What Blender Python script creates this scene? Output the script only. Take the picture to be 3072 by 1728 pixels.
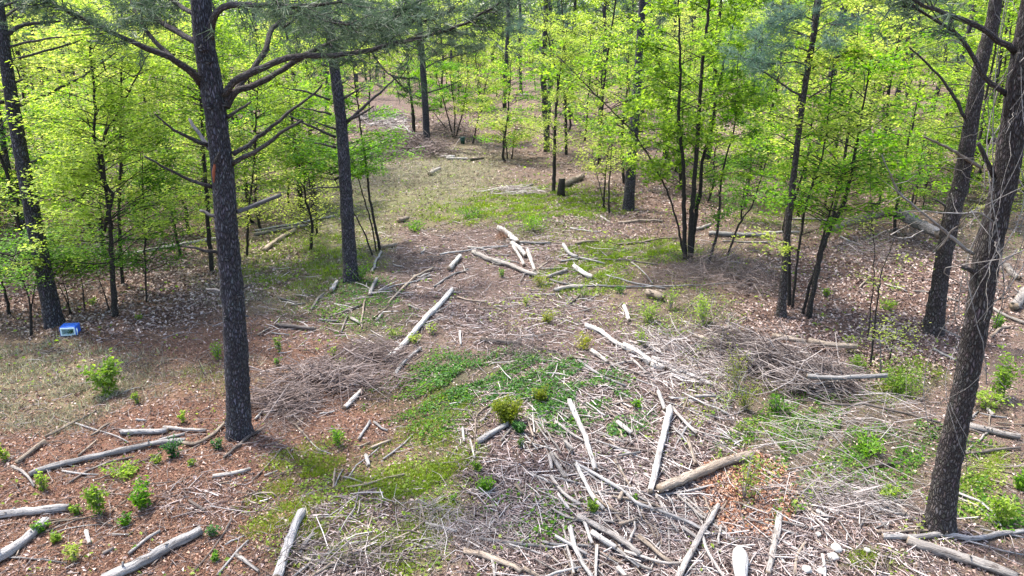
import bpy, math, random
import numpy as np
from mathutils import Vector, noise

for _o in list(bpy.data.objects):
    bpy.data.objects.remove(_o)
S = bpy.context.scene
COL = S.collection
R = math.radians
rnd = random.Random(7)
rng = np.random.default_rng(7)

# ------------------------------------------------------------------ camera, sky, sun, exposure
CAM_H, PITCH, FPX = 6.0, R(20.0), 2048.0
cam = bpy.data.objects.new('camera', bpy.data.cameras.new('camera'))
COL.objects.link(cam)
cam.location = (0, 0, CAM_H)
cam.rotation_euler = (R(90) - PITCH, 0, 0)
cam.data.sensor_width = 36.0
cam.data.lens = 24.0
cam.data.clip_end = 1500
cam.data.clip_start = 0.05
S.camera = cam
S.render.resolution_x, S.render.resolution_y = 1024, 576

SUN_EL, SUN_AZ = R(67), R(-55)          # azimuth measured from +Y (view direction) towards +X
w = bpy.data.worlds.new('World'); S.world = w; w.use_nodes = True
nt = w.node_tree; nt.nodes.clear()
sky = nt.nodes.new('ShaderNodeTexSky'); sky.sky_type = 'NISHITA'; sky.sun_disc = False
sky.sun_elevation = SUN_EL; sky.sun_rotation = SUN_AZ
sky.air_density = 1.0; sky.dust_density = 3.0; sky.ozone_density = 1.0
bg = nt.nodes.new('ShaderNodeBackground'); bg.inputs[1].default_value = 0.15
wo = nt.nodes.new('ShaderNodeOutputWorld')
nt.links.new(sky.outputs[0], bg.inputs[0]); nt.links.new(bg.outputs[0], wo.inputs[0])
sd = bpy.data.lights.new('sun', 'SUN'); sd.energy = 2.6; sd.angle = R(5); sd.color = (1.0, 0.95, 0.87)
sun = bpy.data.objects.new('sun', sd); COL.objects.link(sun)
sdir = Vector((math.sin(SUN_AZ) * math.cos(SUN_EL), math.cos(SUN_AZ) * math.cos(SUN_EL), math.sin(SUN_EL)))
sun.rotation_euler = (-sdir).to_track_quat('-Z', 'Y').to_euler()
sun.location = (0, 0, 30)
S.view_settings.view_transform = 'Standard'; S.view_settings.look = 'None'
S.view_settings.gamma = 1.0; S.view_settings.use_curve_mapping = False
S.view_settings.exposure = 2.0

# ------------------------------------------------------------------ geometry of the place
def height(x, y):
    x = np.asarray(x, float); y = np.asarray(y, float)
    return (0.10 * np.sin(x * 0.31 + 1.3) * np.cos(y * 0.23 + 0.4) + 0.05 * np.sin(x * 0.83 + y * 0.61)
            + 0.022 * np.sin(x * 2.1 - y * 1.7) + 0.015 * np.sin(x * 3.7 + y * 3.1 + 1.0))
CT, ST = math.cos(PITCH), math.sin(PITCH)
def ray(px, py):
    u = (np.asarray(px, float) - 1536) / FPX; v = (864 - np.asarray(py, float)) / FPX
    return u, CT + v * ST, -ST + v * CT
def ground(px, py, lift=0.0):
    "point of the ground seen at a pixel of the 3072 x 1728 photograph, and its depth"
    dx, dy, dz = ray(px, py)
    t = -CAM_H / dz
    for _ in range(6):
        t = (height(dx * t, dy * t) + lift - CAM_H) / dz
    return np.stack([dx * t, dy * t, CAM_H + dz * t], -1), t
def at_y(px, py, Y):
    dx, dy, dz = ray(px, py)
    t = np.asarray(Y, float) / dy
    return np.stack([dx * t, dy * t, CAM_H + dz * t], -1), t
def to_px(P):
    P = np.asarray(P, float)
    d = P[..., 1] * CT - (P[..., 2] - CAM_H) * ST
    up = P[..., 1] * ST + (P[..., 2] - CAM_H) * CT
    return 1536 + FPX * P[..., 0] / d, 864 - FPX * up / d, d
TILE = {'A': (0, 0), 'B': (768, 0), 'C': (1536, 0), 'D': (2304, 0), 'E': (0, 576), 'F': (768, 576), 'G': (1536, 576),
        'H': (2304, 576), 'I': (0, 1152), 'J': (768, 1152), 'K': (1536, 1152), 'L': (2304, 1152)}
ZS = 768 / 1932
def tp(s):
    "'K 435,130 500,280 L 3,4' -> pixel array"
    out = []; o = (0, 0)
    for tok in s.split():
        if tok in TILE: o = TILE[tok]
        else:
            a, b = tok.split(','); out.append((o[0] + float(a) * ZS, o[1] + float(b) * ZS))
    return np.array(out)

# ------------------------------------------------------------------ object helpers
def tag(o, label=None, cat=None, group=None, kind=None):
    if label: o['label'] = label
    if cat: o['category'] = cat
    if group: o['group'] = group
    if kind: o['kind'] = kind
    return o
def empty(name, loc, label, cat, group=None):
    o = bpy.data.objects.new(name, None); COL.objects.link(o)
    o.location = loc; o.empty_display_size = 0.2
    return tag(o, label, cat, group)
class MB:
    "collects vertices and faces and links them as ONE mesh"
    def __init__(s): s.v = []; s.f = []; s.n = 0
    def add(s, v, f, uv=None, mi=0):
        v = np.asarray(v, float).reshape(-1, 3); f = np.asarray(f, int)
        if len(f) == 0: return
        s.f.append((f + s.n, uv, mi)); s.v.append(v); s.n += len(v)
    def mesh(s, name, mats, origin=(0, 0, 0), smooth=True):
        me = bpy.data.meshes.new(name)
        V = np.concatenate(s.v) - np.asarray(origin, float)
        loops = []; starts = []; uvs = []; mi = []; k = 0
        for f, uv, m in s.f:
            n, c = f.shape
            loops.append(f.ravel()); starts.append(k + np.arange(n) * c); k += n * c
            uvs.append(np.zeros((n * c, 2)) if uv is None else np.asarray(uv, float).reshape(-1, 2)); mi.append(np.full(n, m))
        loops = np.concatenate(loops); starts = np.concatenate(starts); uvs = np.concatenate(uvs); mi = np.concatenate(mi)
        me.vertices.add(len(V)); me.vertices.foreach_set('co', V.ravel().astype(np.float32))
        me.loops.add(len(loops)); me.loops.foreach_set('vertex_index', loops.astype(np.int32))
        me.polygons.add(len(starts)); me.polygons.foreach_set('loop_start', starts.astype(np.int32))
        me.polygons.foreach_set('material_index', mi.astype(np.int32))
        me.update(calc_edges=True)
        me.polygons.foreach_set('use_smooth', np.full(len(starts), smooth))
        uvl = me.uv_layers.new(name='UVMap'); uvl.data.foreach_set('uv', uvs.ravel().astype(np.float32))
        for m in (mats if isinstance(mats, (list, tuple)) else [mats]): me.materials.append(m)
        return me
    def build(s, name, mats, parent=None, origin=(0, 0, 0), smooth=True):
        me = s.mesh(name, mats, origin, smooth)
        o = bpy.data.objects.new(name, me); COL.objects.link(o)
        if parent is not None: o.parent = parent
        else: o.location = origin
        return o
def spline(P, n):
    "Catmull-Rom resample"
    P = np.asarray(P, float)
    if len(P) < 3:
        t = np.linspace(0, 1, n)[:, None]; return P[0] * (1 - t) + P[-1] * t
    Q = np.vstack([2 * P[0] - P[1], P, 2 * P[-1] - P[-2]])
    seg = np.linalg.norm(np.diff(P, axis=0), axis=1); cum = np.concatenate([[0], np.cumsum(seg)])
    s = np.linspace(0, cum[-1], n); i = np.clip(np.searchsorted(cum, s, 'right') - 1, 0, len(P) - 2)
    t = ((s - cum[i]) / np.maximum(seg[i], 1e-9))[:, None]
    a, b, c, d = Q[i], Q[i + 1], Q[i + 2], Q[i + 3]
    return 0.5 * (2 * b + (c - a) * t + (2 * a - 5 * b + 4 * c - d) * t ** 2 + (-a + 3 * b - 3 * c + d) * t ** 3)
def tube(mb, P, rad, ns=6, cap=True, bump=0.0, mi=0, capmi=None, seed=0, jag=0.0):
    P = np.asarray(P, float); n = len(P); rad = np.broadcast_to(np.asarray(rad, float), (n,))
    T = np.gradient(P, axis=0); T /= np.linalg.norm(T, axis=1)[:, None] + 1e-12
    up = np.array([0., 0, 1]) if abs(T[:, 2]).mean() < 0.8 else np.array([0., 1, 0])
    A = np.cross(T, up); A /= np.linalg.norm(A, axis=1)[:, None] + 1e-12
    B = np.cross(A, T)
    ang = np.arange(ns) / ns * 2 * math.pi
    rr = np.repeat(rad[:, None], ns, 1)
    if bump:
        g = np.random.default_rng(seed); k = g.normal(size=(n, ns))
        k = (k + np.roll(k, 1, 1) * .6 + np.vstack([k[:1], k[:-1]]) * .8) / 1.5
        rr = rr * (1 + bump * k)
    V = P[:, None, :] + rr[..., None] * (np.cos(ang)[None, :, None] * A[:, None, :] + np.sin(ang)[None, :, None] * B[:, None, :])
    if jag:
        g = np.random.default_rng(seed + 5)
        V[-1] += T[-1] * (g.random(ns)[:, None] * jag * rad[-1])
        V[0] -= T[0] * (g.random(ns)[:, None] * jag * .5 * rad[0])
    L = np.concatenate([[0], np.cumsum(np.linalg.norm(np.diff(P, axis=0), axis=1))])
    i = np.arange(n - 1)[:, None] * ns; j = np.arange(ns)[None, :]; j2 = (j + 1) % ns
    F = np.stack([i + j, i + j2, i + ns + j2, i + ns + j], -1).reshape(-1, 4)
    R0 = float(rad.mean()) * 2 * math.pi
    u0 = np.broadcast_to(j / ns * R0, (n - 1, ns)); u1 = np.broadcast_to((j + 1) / ns * R0, (n - 1, ns))
    v0 = np.broadcast_to(L[:-1, None], (n - 1, ns)); v1 = np.broadcast_to(L[1:, None], (n - 1, ns))
    off = (seed % 37) * 1.7
    UV = np.stack([np.stack([u0, v0 + off], -1), np.stack([u1, v0 + off], -1), np.stack([u1, v1 + off], -1), np.stack([u0, v1 + off], -1)], 2)
    base = mb.n
    mb.add(V.reshape(-1, 3), F, UV.reshape(-1, 2), mi)
    if cap and ns > 2:
        cm = mi if capmi is None else capmi
        uvc = np.stack([np.cos(ang), np.sin(ang)], -1) * 0.05
        for row, flip in ((0, 1), (n - 1, 0)):
            f = row * ns + np.arange(ns)
            if flip: f = f[::-1]
            mb.f.append(((f + base)[None, :], uvc.copy(), cm))
def soup_tubes(mb, P0, P1, r, bend=0.0):
    "many 3-sided two-segment sticks at once. P0,P1 (n,3), r (n,)"
    n = len(P0); D = P1 - P0; L = np.linalg.norm(D, axis=1)[:, None] + 1e-9; T = D / L
    up = np.where(np.abs(T[:, 2:3]) < .9, np.array([[0, 0, 1.]]), np.array([[0, 1., 0]]))
    A = np.cross(T, up); A /= np.linalg.norm(A, axis=1)[:, None] + 1e-9; B = np.cross(A, T)
    M = (P0 + P1) / 2 + (A * rng.normal(size=(n, 1)) + B * rng.normal(size=(n, 1)) * .5) * L * bend
    rows = []
    for P, k in ((P0, 1.0), (M, 0.95), (P1, 0.6)):
        for a in (0, 2.094, 4.189):
            rows.append(P + (A * math.cos(a + 1.57) + B * math.sin(a + 1.57)) * (r[:, None] * k))
    V = np.stack(rows, 1).reshape(-1, 3)
    t = []
    for s in (0, 3):
        for j in range(3):
            k = (j + 1) % 3; t.append((s + j, s + k, s + 3 + k, s + 3 + j))
    F = (np.array(t)[None] + (np.arange(n) * 9)[:, None, None]).reshape(-1, 4)
    mb.add(V, F)
def kites(mb, C, size, nrm, wid=0.6, fold=0.15, mi=0, head=None):
    "many leaf-shaped folded quads: centres, sizes, normals"
    n = len(C)
    nrm = nrm / (np.linalg.norm(nrm, axis=1)[:, None] + 1e-9)
    h = rng.normal(size=(n, 3)) if head is None else head
    A = np.cross(nrm, h); A /= np.linalg.norm(A, axis=1)[:, None] + 1e-9; B = np.cross(nrm, A)
    s = np.broadcast_to(np.asarray(size, float), (n,))[:, None]
    ww = s * wid
    v = np.stack([C - B * s * .5, C + A * ww * .5 + nrm * s * fold * .6, C + B * s * .5 - nrm * s * fold, C - A * ww * .5 + nrm * s * fold * .6], 1)
    k = np.arange(n)[:, None] * 4
    F = np.concatenate([k + np.array([[0, 1, 2]]), k + np.array([[0, 2, 3]])], 1).reshape(-1, 3)
    mb.add(v.reshape(-1, 3), F, None, mi)
def blades(mb, C, tip, wdt):
    "thin triangles from C to tip"
    D = tip - C; A = np.cross(D, rng.normal(size=C.shape)); A /= np.linalg.norm(A, axis=1)[:, None] + 1e-9
    ww = np.broadcast_to(np.asarray(wdt, float), (len(C),))[:, None]
    v = np.stack([C - A * ww, C + A * ww, tip], 1).reshape(-1, 3)
    mb.add(v, np.arange(len(C) * 3).reshape(-1, 3))

# ------------------------------------------------------------------ materials
def mat(name, build):
    m = bpy.data.materials.new(name); m.use_nodes = True; t = m.node_tree; t.nodes.clear()
    out = t.nodes.new('ShaderNodeOutputMaterial')
    sh = build(t)
    t.links.new(sh, out.inputs[0])
    return m
def N(t, ty, **k):
    n = t.nodes.new('ShaderNode' + ty)
    for a, b in k.items(): setattr(n, a, b)
    return n
def ramp(t, src, stops):
    r = N(t, 'ValToRGB'); e = r.color_ramp.elements
    e[0].position, e[0].color = stops[0][0], (*stops[0][1], 1)
    e[1].position, e[1].color = stops[-1][0], (*stops[-1][1], 1)
    for p, c in stops[1:-1]:
        x = e.new(p); x.color = (*c, 1)
    t.links.new(src, r.inputs[0]); return r.outputs[0]
def mix(t, a, b, f, mode='MIX'):
    m = N(t, 'Mix', data_type='RGBA', blend_type=mode)
    for i, x in ((6, a), (7, b), (0, f)):
        if hasattr(x, 'links'): t.links.new(x, m.inputs[i])
        else: m.inputs[i].default_value = (*x, 1) if i != 0 and not isinstance(x, (int, float)) else x
    return m.outputs[2]
def coords(t, scale, kind='UV'):
    tc = N(t, 'TexCoord'); mp = N(t, 'Mapping'); mp.inputs['Scale'].default_value = scale
    t.links.new(tc.outputs[kind], mp.inputs[0]); return mp.outputs[0]
def bump(t, h, dist, strength=1.0):
    b = N(t, 'Bump'); b.inputs['Distance'].default_value = dist; b.inputs['Strength'].default_value = strength
    t.links.new(h, b.inputs['Height']); return b.outputs[0]
def pbsdf(t, col, rough=0.85, nrm=None, spec=0.25):
    p = N(t, 'BsdfPrincipled'); p.inputs['Roughness'].default_value = rough
    p.inputs['Specular IOR Level'].default_value = spec
    if hasattr(col, 'links'): t.links.new(col, p.inputs[0])
    else: p.inputs[0].default_value = (*col, 1)
    if nrm is not None: t.links.new(nrm, p.inputs['Normal'])
    return p.outputs[0]
def noise_t(t, vec, scale, detail=4, rough=.6):
    n = N(t, 'TexNoise'); n.inputs['Scale'].default_value = scale; n.inputs['Detail'].default_value = detail
    n.inputs['Roughness'].default_value = rough
    if vec is not None: t.links.new(vec, n.inputs['Vector'])
    return n.outputs[0]
def math_n(t, op, a, b):
    m = N(t, 'Math', operation=op)
    for i, x in enumerate((a, b)):
        if hasattr(x, 'links'): t.links.new(x, m.inputs[i])
        else: m.inputs[i].default_value = x
    return m.outputs[0]
def bark(c_crack, c_lo, c_hi, sx=42, sy=11, dist=0.04):
    def f(t):
        uv = coords(t, (sx, sy, 1))
        nz = N(t, 'TexNoise'); nz.inputs['Scale'].default_value = .8; nz.inputs['Detail'].default_value = 5; t.links.new(uv, nz.inputs['Vector'])
        sc_ = N(t, 'VectorMath', operation='SCALE'); sc_.inputs['Scale'].default_value = 1.7; t.links.new(nz.outputs[1], sc_.inputs[0])
        vm = N(t, 'VectorMath', operation='ADD'); t.links.new(uv, vm.inputs[0]); t.links.new(sc_.outputs[0], vm.inputs[1])
        v = N(t, 'TexVoronoi', feature='DISTANCE_TO_EDGE'); v.inputs['Scale'].default_value = 1.0; t.links.new(vm.outputs[0], v.inputs['Vector'])
        v2 = N(t, 'TexVoronoi'); v2.inputs['Scale'].default_value = 1.0; t.links.new(vm.outputs[0], v2.inputs['Vector'])
        fine = noise_t(t, coords(t, (90, 25, 1)), 1.0, 5, .7)
        big = noise_t(t, coords(t, (2.5, 1.1, 1)), 1.0, 3, .6)
        plate = mix(t, c_lo, c_hi, ramp(t, math_n(t, 'ADD', math_n(t, 'MULTIPLY', fine, .6), math_n(t, 'MULTIPLY', big, .5)), [(.38, (0, 0, 0)), (.7, (1, 1, 1))]))
        plate = mix(t, plate, v2.outputs['Color'], .08, 'OVERLAY')
        m = ramp(t, v.outputs[0], [(.0, (0, 0, 0)), (.3, (1, 1, 1))])
        col = mix(t, mix(t, c_crack, plate, .06), plate, m)
        hh = math_n(t, 'ADD', m, math_n(t, 'MULTIPLY', fine, .35))
        return pbsdf(t, col, .9, bump(t, hh, dist, 1.0), .2)
    return f
def deadwood(lo, hi, dark=(.05, .04, .035), patch=.5):
    def f(t):
        oi = N(t, 'ObjectInfo')
        def uvn(sc, d=5, ro=.65, sd=0):
            n = N(t, 'TexNoise', noise_dimensions='4D'); n.inputs['Scale'].default_value = 1; n.inputs['Detail'].default_value = d; n.inputs['Roughness'].default_value = ro
            t.links.new(coords(t, sc), n.inputs['Vector']); t.links.new(math_n(t, 'ADD', math_n(t, 'MULTIPLY', oi.outputs['Random'], 50.0), sd), n.inputs['W']); return n.outputs[0]
        g = uvn((55, 3.5, 1)); b = uvn((16, 5, 1), 5, .7, 3); c2 = uvn((5, 1.3, 1), 3, .6, 9); crk = uvn((34, 1.6, 1), 3, .6, 14)
        c = mix(t, lo, hi, ramp(t, g, [(.32, (0, 0, 0)), (.66, (1, 1, 1))]))
        c = mix(t, c, tuple(x * 1.0 for x in lo), ramp(t, c2, [(.42, (0, 0, 0)), (.62, (.8, .8, .8))]))
        c = mix(t, c, dark, ramp(t, b, [(patch + .04, (0, 0, 0)), (patch + .13, (.9, .9, .9))]))
        ck = ramp(t, math_n(t, 'ABSOLUTE', math_n(t, 'SUBTRACT', crk, .5), 0), [(.0, (.75, .75, .75)), (.022, (0, 0, 0))])
        c = mix(t, c, dark, ck)
        br = math_n(t, 'ADD', math_n(t, 'MULTIPLY', oi.outputs['Random'], .55), .70)
        hs = N(t, 'HueSaturation'); t.links.new(c, hs.inputs['Color']); t.links.new(br, hs.inputs['Value'])
        return pbsdf(t, hs.outputs[0], .88, bump(t, math_n(t, 'ADD', g, math_n(t, 'MULTIPLY', b, 1.2)), .03, 1.0), .15)
    return f
def soup(cols, rough=.85, spec=.15, zone=True):
    "each loose piece takes a colour of its own"
    def f(t):
        g = N(t, 'NewGeometry')
        st = [(i / (len(cols)) if i else 0, c) for i, c in enumerate(cols)]
        r = N(t, 'ValToRGB'); r.color_ramp.interpolation = 'LINEAR'
        e = r.color_ramp.elements; e[0].color = (*cols[0], 1); e[1].color = (*cols[-1], 1)
        for i in range(1, len(cols) - 1):
            x = e.new(i / (len(cols) - 1)); x.color = (*cols[i], 1)
        t.links.new(g.outputs['Random Per Island'], r.inputs[0])
        return pbsdf(t, r.outputs[0], rough, None, spec)
    return f
def leafmat(lo, mid, hi, trans=.58, tcol=1.75, spec=.3):
    def f(t):
        g = N(t, 'NewGeometry'); oi = N(t, 'ObjectInfo')
        tc = N(t, 'TexCoord')
        cl = noise_t(t, tc.outputs['Object'], .9, 2, .5)
        x = math_n(t, 'ADD', math_n(t, 'MULTIPLY', g.outputs['Random Per Island'], .65), math_n(t, 'MULTIPLY', cl, .9))
        x = math_n(t, 'ADD', math_n(t, 'SUBTRACT', x, .46), math_n(t, 'MULTIPLY', math_n(t, 'SUBTRACT', oi.outputs['Random'], .5), .5))
        c = ramp(t, x, [(0, lo), (.45, mid), (1, hi)])
        p = pbsdf(t, c, .5, None, spec)
        tr = N(t, 'BsdfTranslucent')
        hs = N(t, 'HueSaturation'); hs.inputs['Saturation'].default_value = 1.1; hs.inputs['Value'].default_value = tcol
        t.links.new(c, hs.inputs['Color']); t.links.new(hs.outputs[0], tr.inputs[0])
        m = N(t, 'MixShader'); m.inputs[0].default_value = trans
        t.links.new(p, m.inputs[1]); t.links.new(tr.outputs[0], m.inputs[2])
        return m.outputs[0]
    return f
def plain(c, rough=.5, spec=.4): return lambda t: pbsdf(t, c, rough, None, spec)

M = {}
M['pine_bark'] = mat('pine_bark', bark((.015, .013, .016), (.055, .05, .057), (.19, .18, .195)))
M['pine_bark_red'] = mat('pine_bark_red', bark((.02, .015, .014), (.072, .058, .053), (.19, .165, .15)))
M['dark_bark'] = mat('dark_bark', bark((.012, .010, .009), (.03, .026, .022), (.085, .075, .065), 60, 16, .01))
M['branch_bark'] = mat('branch_bark', bark((.02, .017, .016), (.05, .043, .04), (.13, .115, .11), 70, 14, .008))
M['grey_wood'] = mat('grey_wood', deadwood((.18, .17, .165), (.42, .405, .39), (.06, .052, .048), .52))
M['pale_wood'] = mat('pale_wood', deadwood((.20, .18, .165), (.42, .39, .355), (.075, .062, .055), .50))
M['tan_wood'] = mat('tan_wood', deadwood((.19, .15, .115), (.38, .32, .26), (.07, .052, .04), .5))
M['brown_wood'] = mat('brown_wood', deadwood((.10, .08, .07), (.25, .215, .19), (.035, .028, .024), .5))
M['white_wood'] = mat('white_wood', deadwood((.30, .28, .26), (.52, .50, .47), (.12, .10, .09), .53))
M['stub_wood'] = mat('stub_wood', deadwood((.07, .067, .07), (.2, .19, .19), (.035, .03, .03), .5))
M['vine_wood'] = mat('vine_wood', deadwood((.2, .18, .16), (.4, .37, .34), (.1, .08, .07), .5))
M['cut_end'] = mat('cut_end', lambda t: pbsdf(t, mix(t, (.05, .035, .025), (.32, .25, .18), noise_t(t, coords(t, (60, 60, 1)), 1, 4, .7)), .9))
M['hollow_end'] = mat('hollow_end', lambda t: pbsdf(t, mix(t, (.01, .008, .006), (.09, .065, .045), noise_t(t, coords(t, (50, 50, 1)), 1, 4, .7)), .95))
M['wound'] = mat('wound', lambda t: pbsdf(t, mix(t, (.30, .09, .035), (.12, .03, .02), noise_t(t, coords(t, (8, 8, 8), 'Object'), 2, 4, .7)), .7))
M['twigs_grey'] = mat('twigs_grey', soup([(.04, .03, .027), (.09, .07, .064), (.18, .15, .138), (.34, .30, .28)]))
M['twigs_pale'] = mat('twigs_pale', soup([(.06, .048, .042), (.15, .12, .11), (.27, .235, .22), (.38, .34, .32), (.54, .50, .47)]))
M['twigs_brown'] = mat('twigs_brown', soup([(.055, .04, .035), (.12, .09, .08), (.2, .155, .14), (.32, .27, .25)]))
M['chips'] = mat('chips', soup([(.035, .024, .022), (.10, .07, .064), (.22, .165, .15), (.34, .275, .255), (.52, .45, .43)]))
M['litter_brown'] = mat('litter_brown', soup([(.08, .048, .038), (.20, .135, .11), (.34, .25, .215), (.52, .43, .385)]))
M['litter_red'] = mat('litter_red', soup([(.10, .05, .033), (.19, .10, .066), (.27, .16, .11), (.38, .27, .2)]))
M['litter_orange'] = mat('litter_orange', soup([(.12, .05, .03), (.25, .12, .07), (.36, .2, .13), (.45, .32, .24)]))
M['leaf_lime'] = mat('leaf_lime', leafmat((.09, .165, .02), (.23, .325, .045), (.41, .46, .12)))
M['leaf_yellow'] = mat('leaf_yellow', leafmat((.13, .20, .025), (.30, .37, .07), (.47, .45, .15)))
M['leaf_green'] = mat('leaf_green', leafmat((.04, .11, .012), (.12, .25, .02), (.25, .37, .04)))
M['leaf_deep'] = mat('leaf_deep', leafmat((.02, .075, .015), (.045, .13, .02), (.11, .2, .03), .35))
M['leaf_cedar'] = mat('leaf_cedar', leafmat((.09, .13, .008), (.22, .25, .015), (.36, .33, .03), .45))
M['grass_green'] = mat('grass_green', leafmat((.09, .15, .012), (.18, .25, .018), (.30, .33, .05), .4))
M['grass_dry'] = mat('grass_dry', soup([(.17, .18, .08), (.30, .28, .17), (.45, .41, .29), (.22, .27, .09)]))
M['needles'] = mat('needles', leafmat((.035, .06, .03), (.06, .095, .05), (.11, .15, .085), .3, 1.3))
M['needles_blue'] = mat('needles_blue', leafmat((.05, .10, .065), (.09, .155, .105), (.15, .22, .16), .3, 1.3))
M['cooler_blue'] = mat('cooler_blue', plain((.012, .10, .55), .38, .5))
M['cooler_white'] = mat('cooler_white', plain((.52, .66, .66), .4, .5))
M['bin_green'] = mat('bin_green', plain((.01, .045, .03), .5, .4))
M['stone'] = mat('stone', lambda t: pbsdf(t, mix(t, (.20, .19, .17), (.46, .45, .42), noise_t(t, coords(t, (6, 6, 6), 'Object'), 2, 5, .65)), .9))

# zones of the ground in photograph pixels: centre, radii, weight
def ell(px, py, zones, edge=.25):
    "soft membership 0..1"
    out = np.zeros(np.shape(px))
    for cx, cy, rx, ry, wgt in zones:
        d = np.sqrt(((px - cx) / rx) ** 2 + ((py - cy) / ry) ** 2)
        out = np.maximum(out, wgt * np.clip((1 + edge - d) / (2 * edge), 0, 1))
    return out
Z_CHIP = [(1500, 850, 300, 150, 1), (1400, 730, 330, 55, 1), (1650, 1340, 260, 230, 1), (1960, 1260, 240, 250, 1), (1850, 1580, 420, 190, 1),
          (1680, 1000, 260, 110, .9), (2200, 1600, 260, 160, .9), (2550, 1640, 350, 110, .5), (2060, 1060, 150, 110, .7), (1130, 960, 330, 90, .5),
          (1050, 1620, 180, 130, .6), (1750, 740, 160, 120, .7), (1130, 330, 130, 60, .8), (1180, 460, 110, 50, .7), (640, 1500, 160, 60, .4)]
Z_RED = [(450, 1330, 620, 330, 1), (850, 1230, 420, 160, .9), (750, 1060, 330, 110, .8), (300, 1620, 500, 220, .9), (1180, 1330, 220, 110, .5), (900, 900, 120, 60, .6)]
Z_BROWN = [(2600, 930, 380, 210, 1), (260, 860, 420, 140, 1), (620, 800, 260, 110, .9), (180, 650, 260, 90, .9), (1900, 640, 260, 80, .6), (2250, 1480, 120, 110, 1)]
Z_GRASS = [(1650, 605, 200, 45, 1), (1900, 755, 170, 32, 1), (1760, 830, 130, 50, .6), (1330, 620, 200, 60, .5), (1120, 1440, 200, 90, .9), (940, 1560, 180, 120, 1),
           (1330, 1330, 110, 140, 1), (1290, 1480, 160, 80, .6), (1230, 1650, 100, 70, .9), (940, 1390, 120, 60, .9), (2700, 1140, 110, 60, 1),
           (880, 800, 210, 80, .55), (1020, 700, 130, 120, .6), (2640, 1680, 90, 30, .9), (2960, 1400, 100, 60, .8), (1620, 700, 120, 30, .5), (620, 1140, 90, 40, .3)]
Z_IVY = [(2300, 1280, 150, 110, .6), (2640, 1420, 160, 70, .7), (2450, 1330, 130, 60, .6), (2170, 1050, 70, 60, .5), (1180, 1200, 90, 60, 1), (1320, 1200, 90, 130, 1), (1500, 1130, 260, 70, .8), (1640, 1160, 220, 80, .9), (1780, 1250, 170, 60, .8), (1060, 890, 120, 80, .9),
         (1110, 960, 140, 60, .7), (900, 930, 80, 40, .5), (2700, 1330, 230, 60, .7), (2520, 1250, 190, 60, .6), (2870, 1480, 90, 60, .7), (2990, 1560, 90, 60, .9),
         (2400, 1230, 110, 60, .5), (2050, 930, 130, 80, .5), (2330, 1400, 100, 160, .5), (1640, 660, 160, 40, .6), (2960, 700, 100, 120, .5), (1000, 590, 90, 60, .4),
         (1700, 1560, 90, 70, .4), (1560, 1560, 120, 90, .35), (2400, 640, 200, 60, .4), (120, 760, 180, 50, .5)]
Z_OLIVE = [(120, 1160, 240, 130, 1), (380, 1130, 200, 70, .8), (1250, 560, 250, 90, 1), (1330, 490, 180, 60, 1), (820, 820, 240, 110, .8), (1060, 690, 120, 110, .8), (700, 1140, 160, 70, .4)]
def wob(x, y, s=1.0):
    return (np.sin(x * 1.9 * s + np.sin(y * 2.3 * s) * 1.4) + np.sin(y * 2.7 * s + np.sin(x * 1.3 * s + 2) * 1.7) + np.sin((x - y) * 4.1 * s)) / 3
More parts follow.
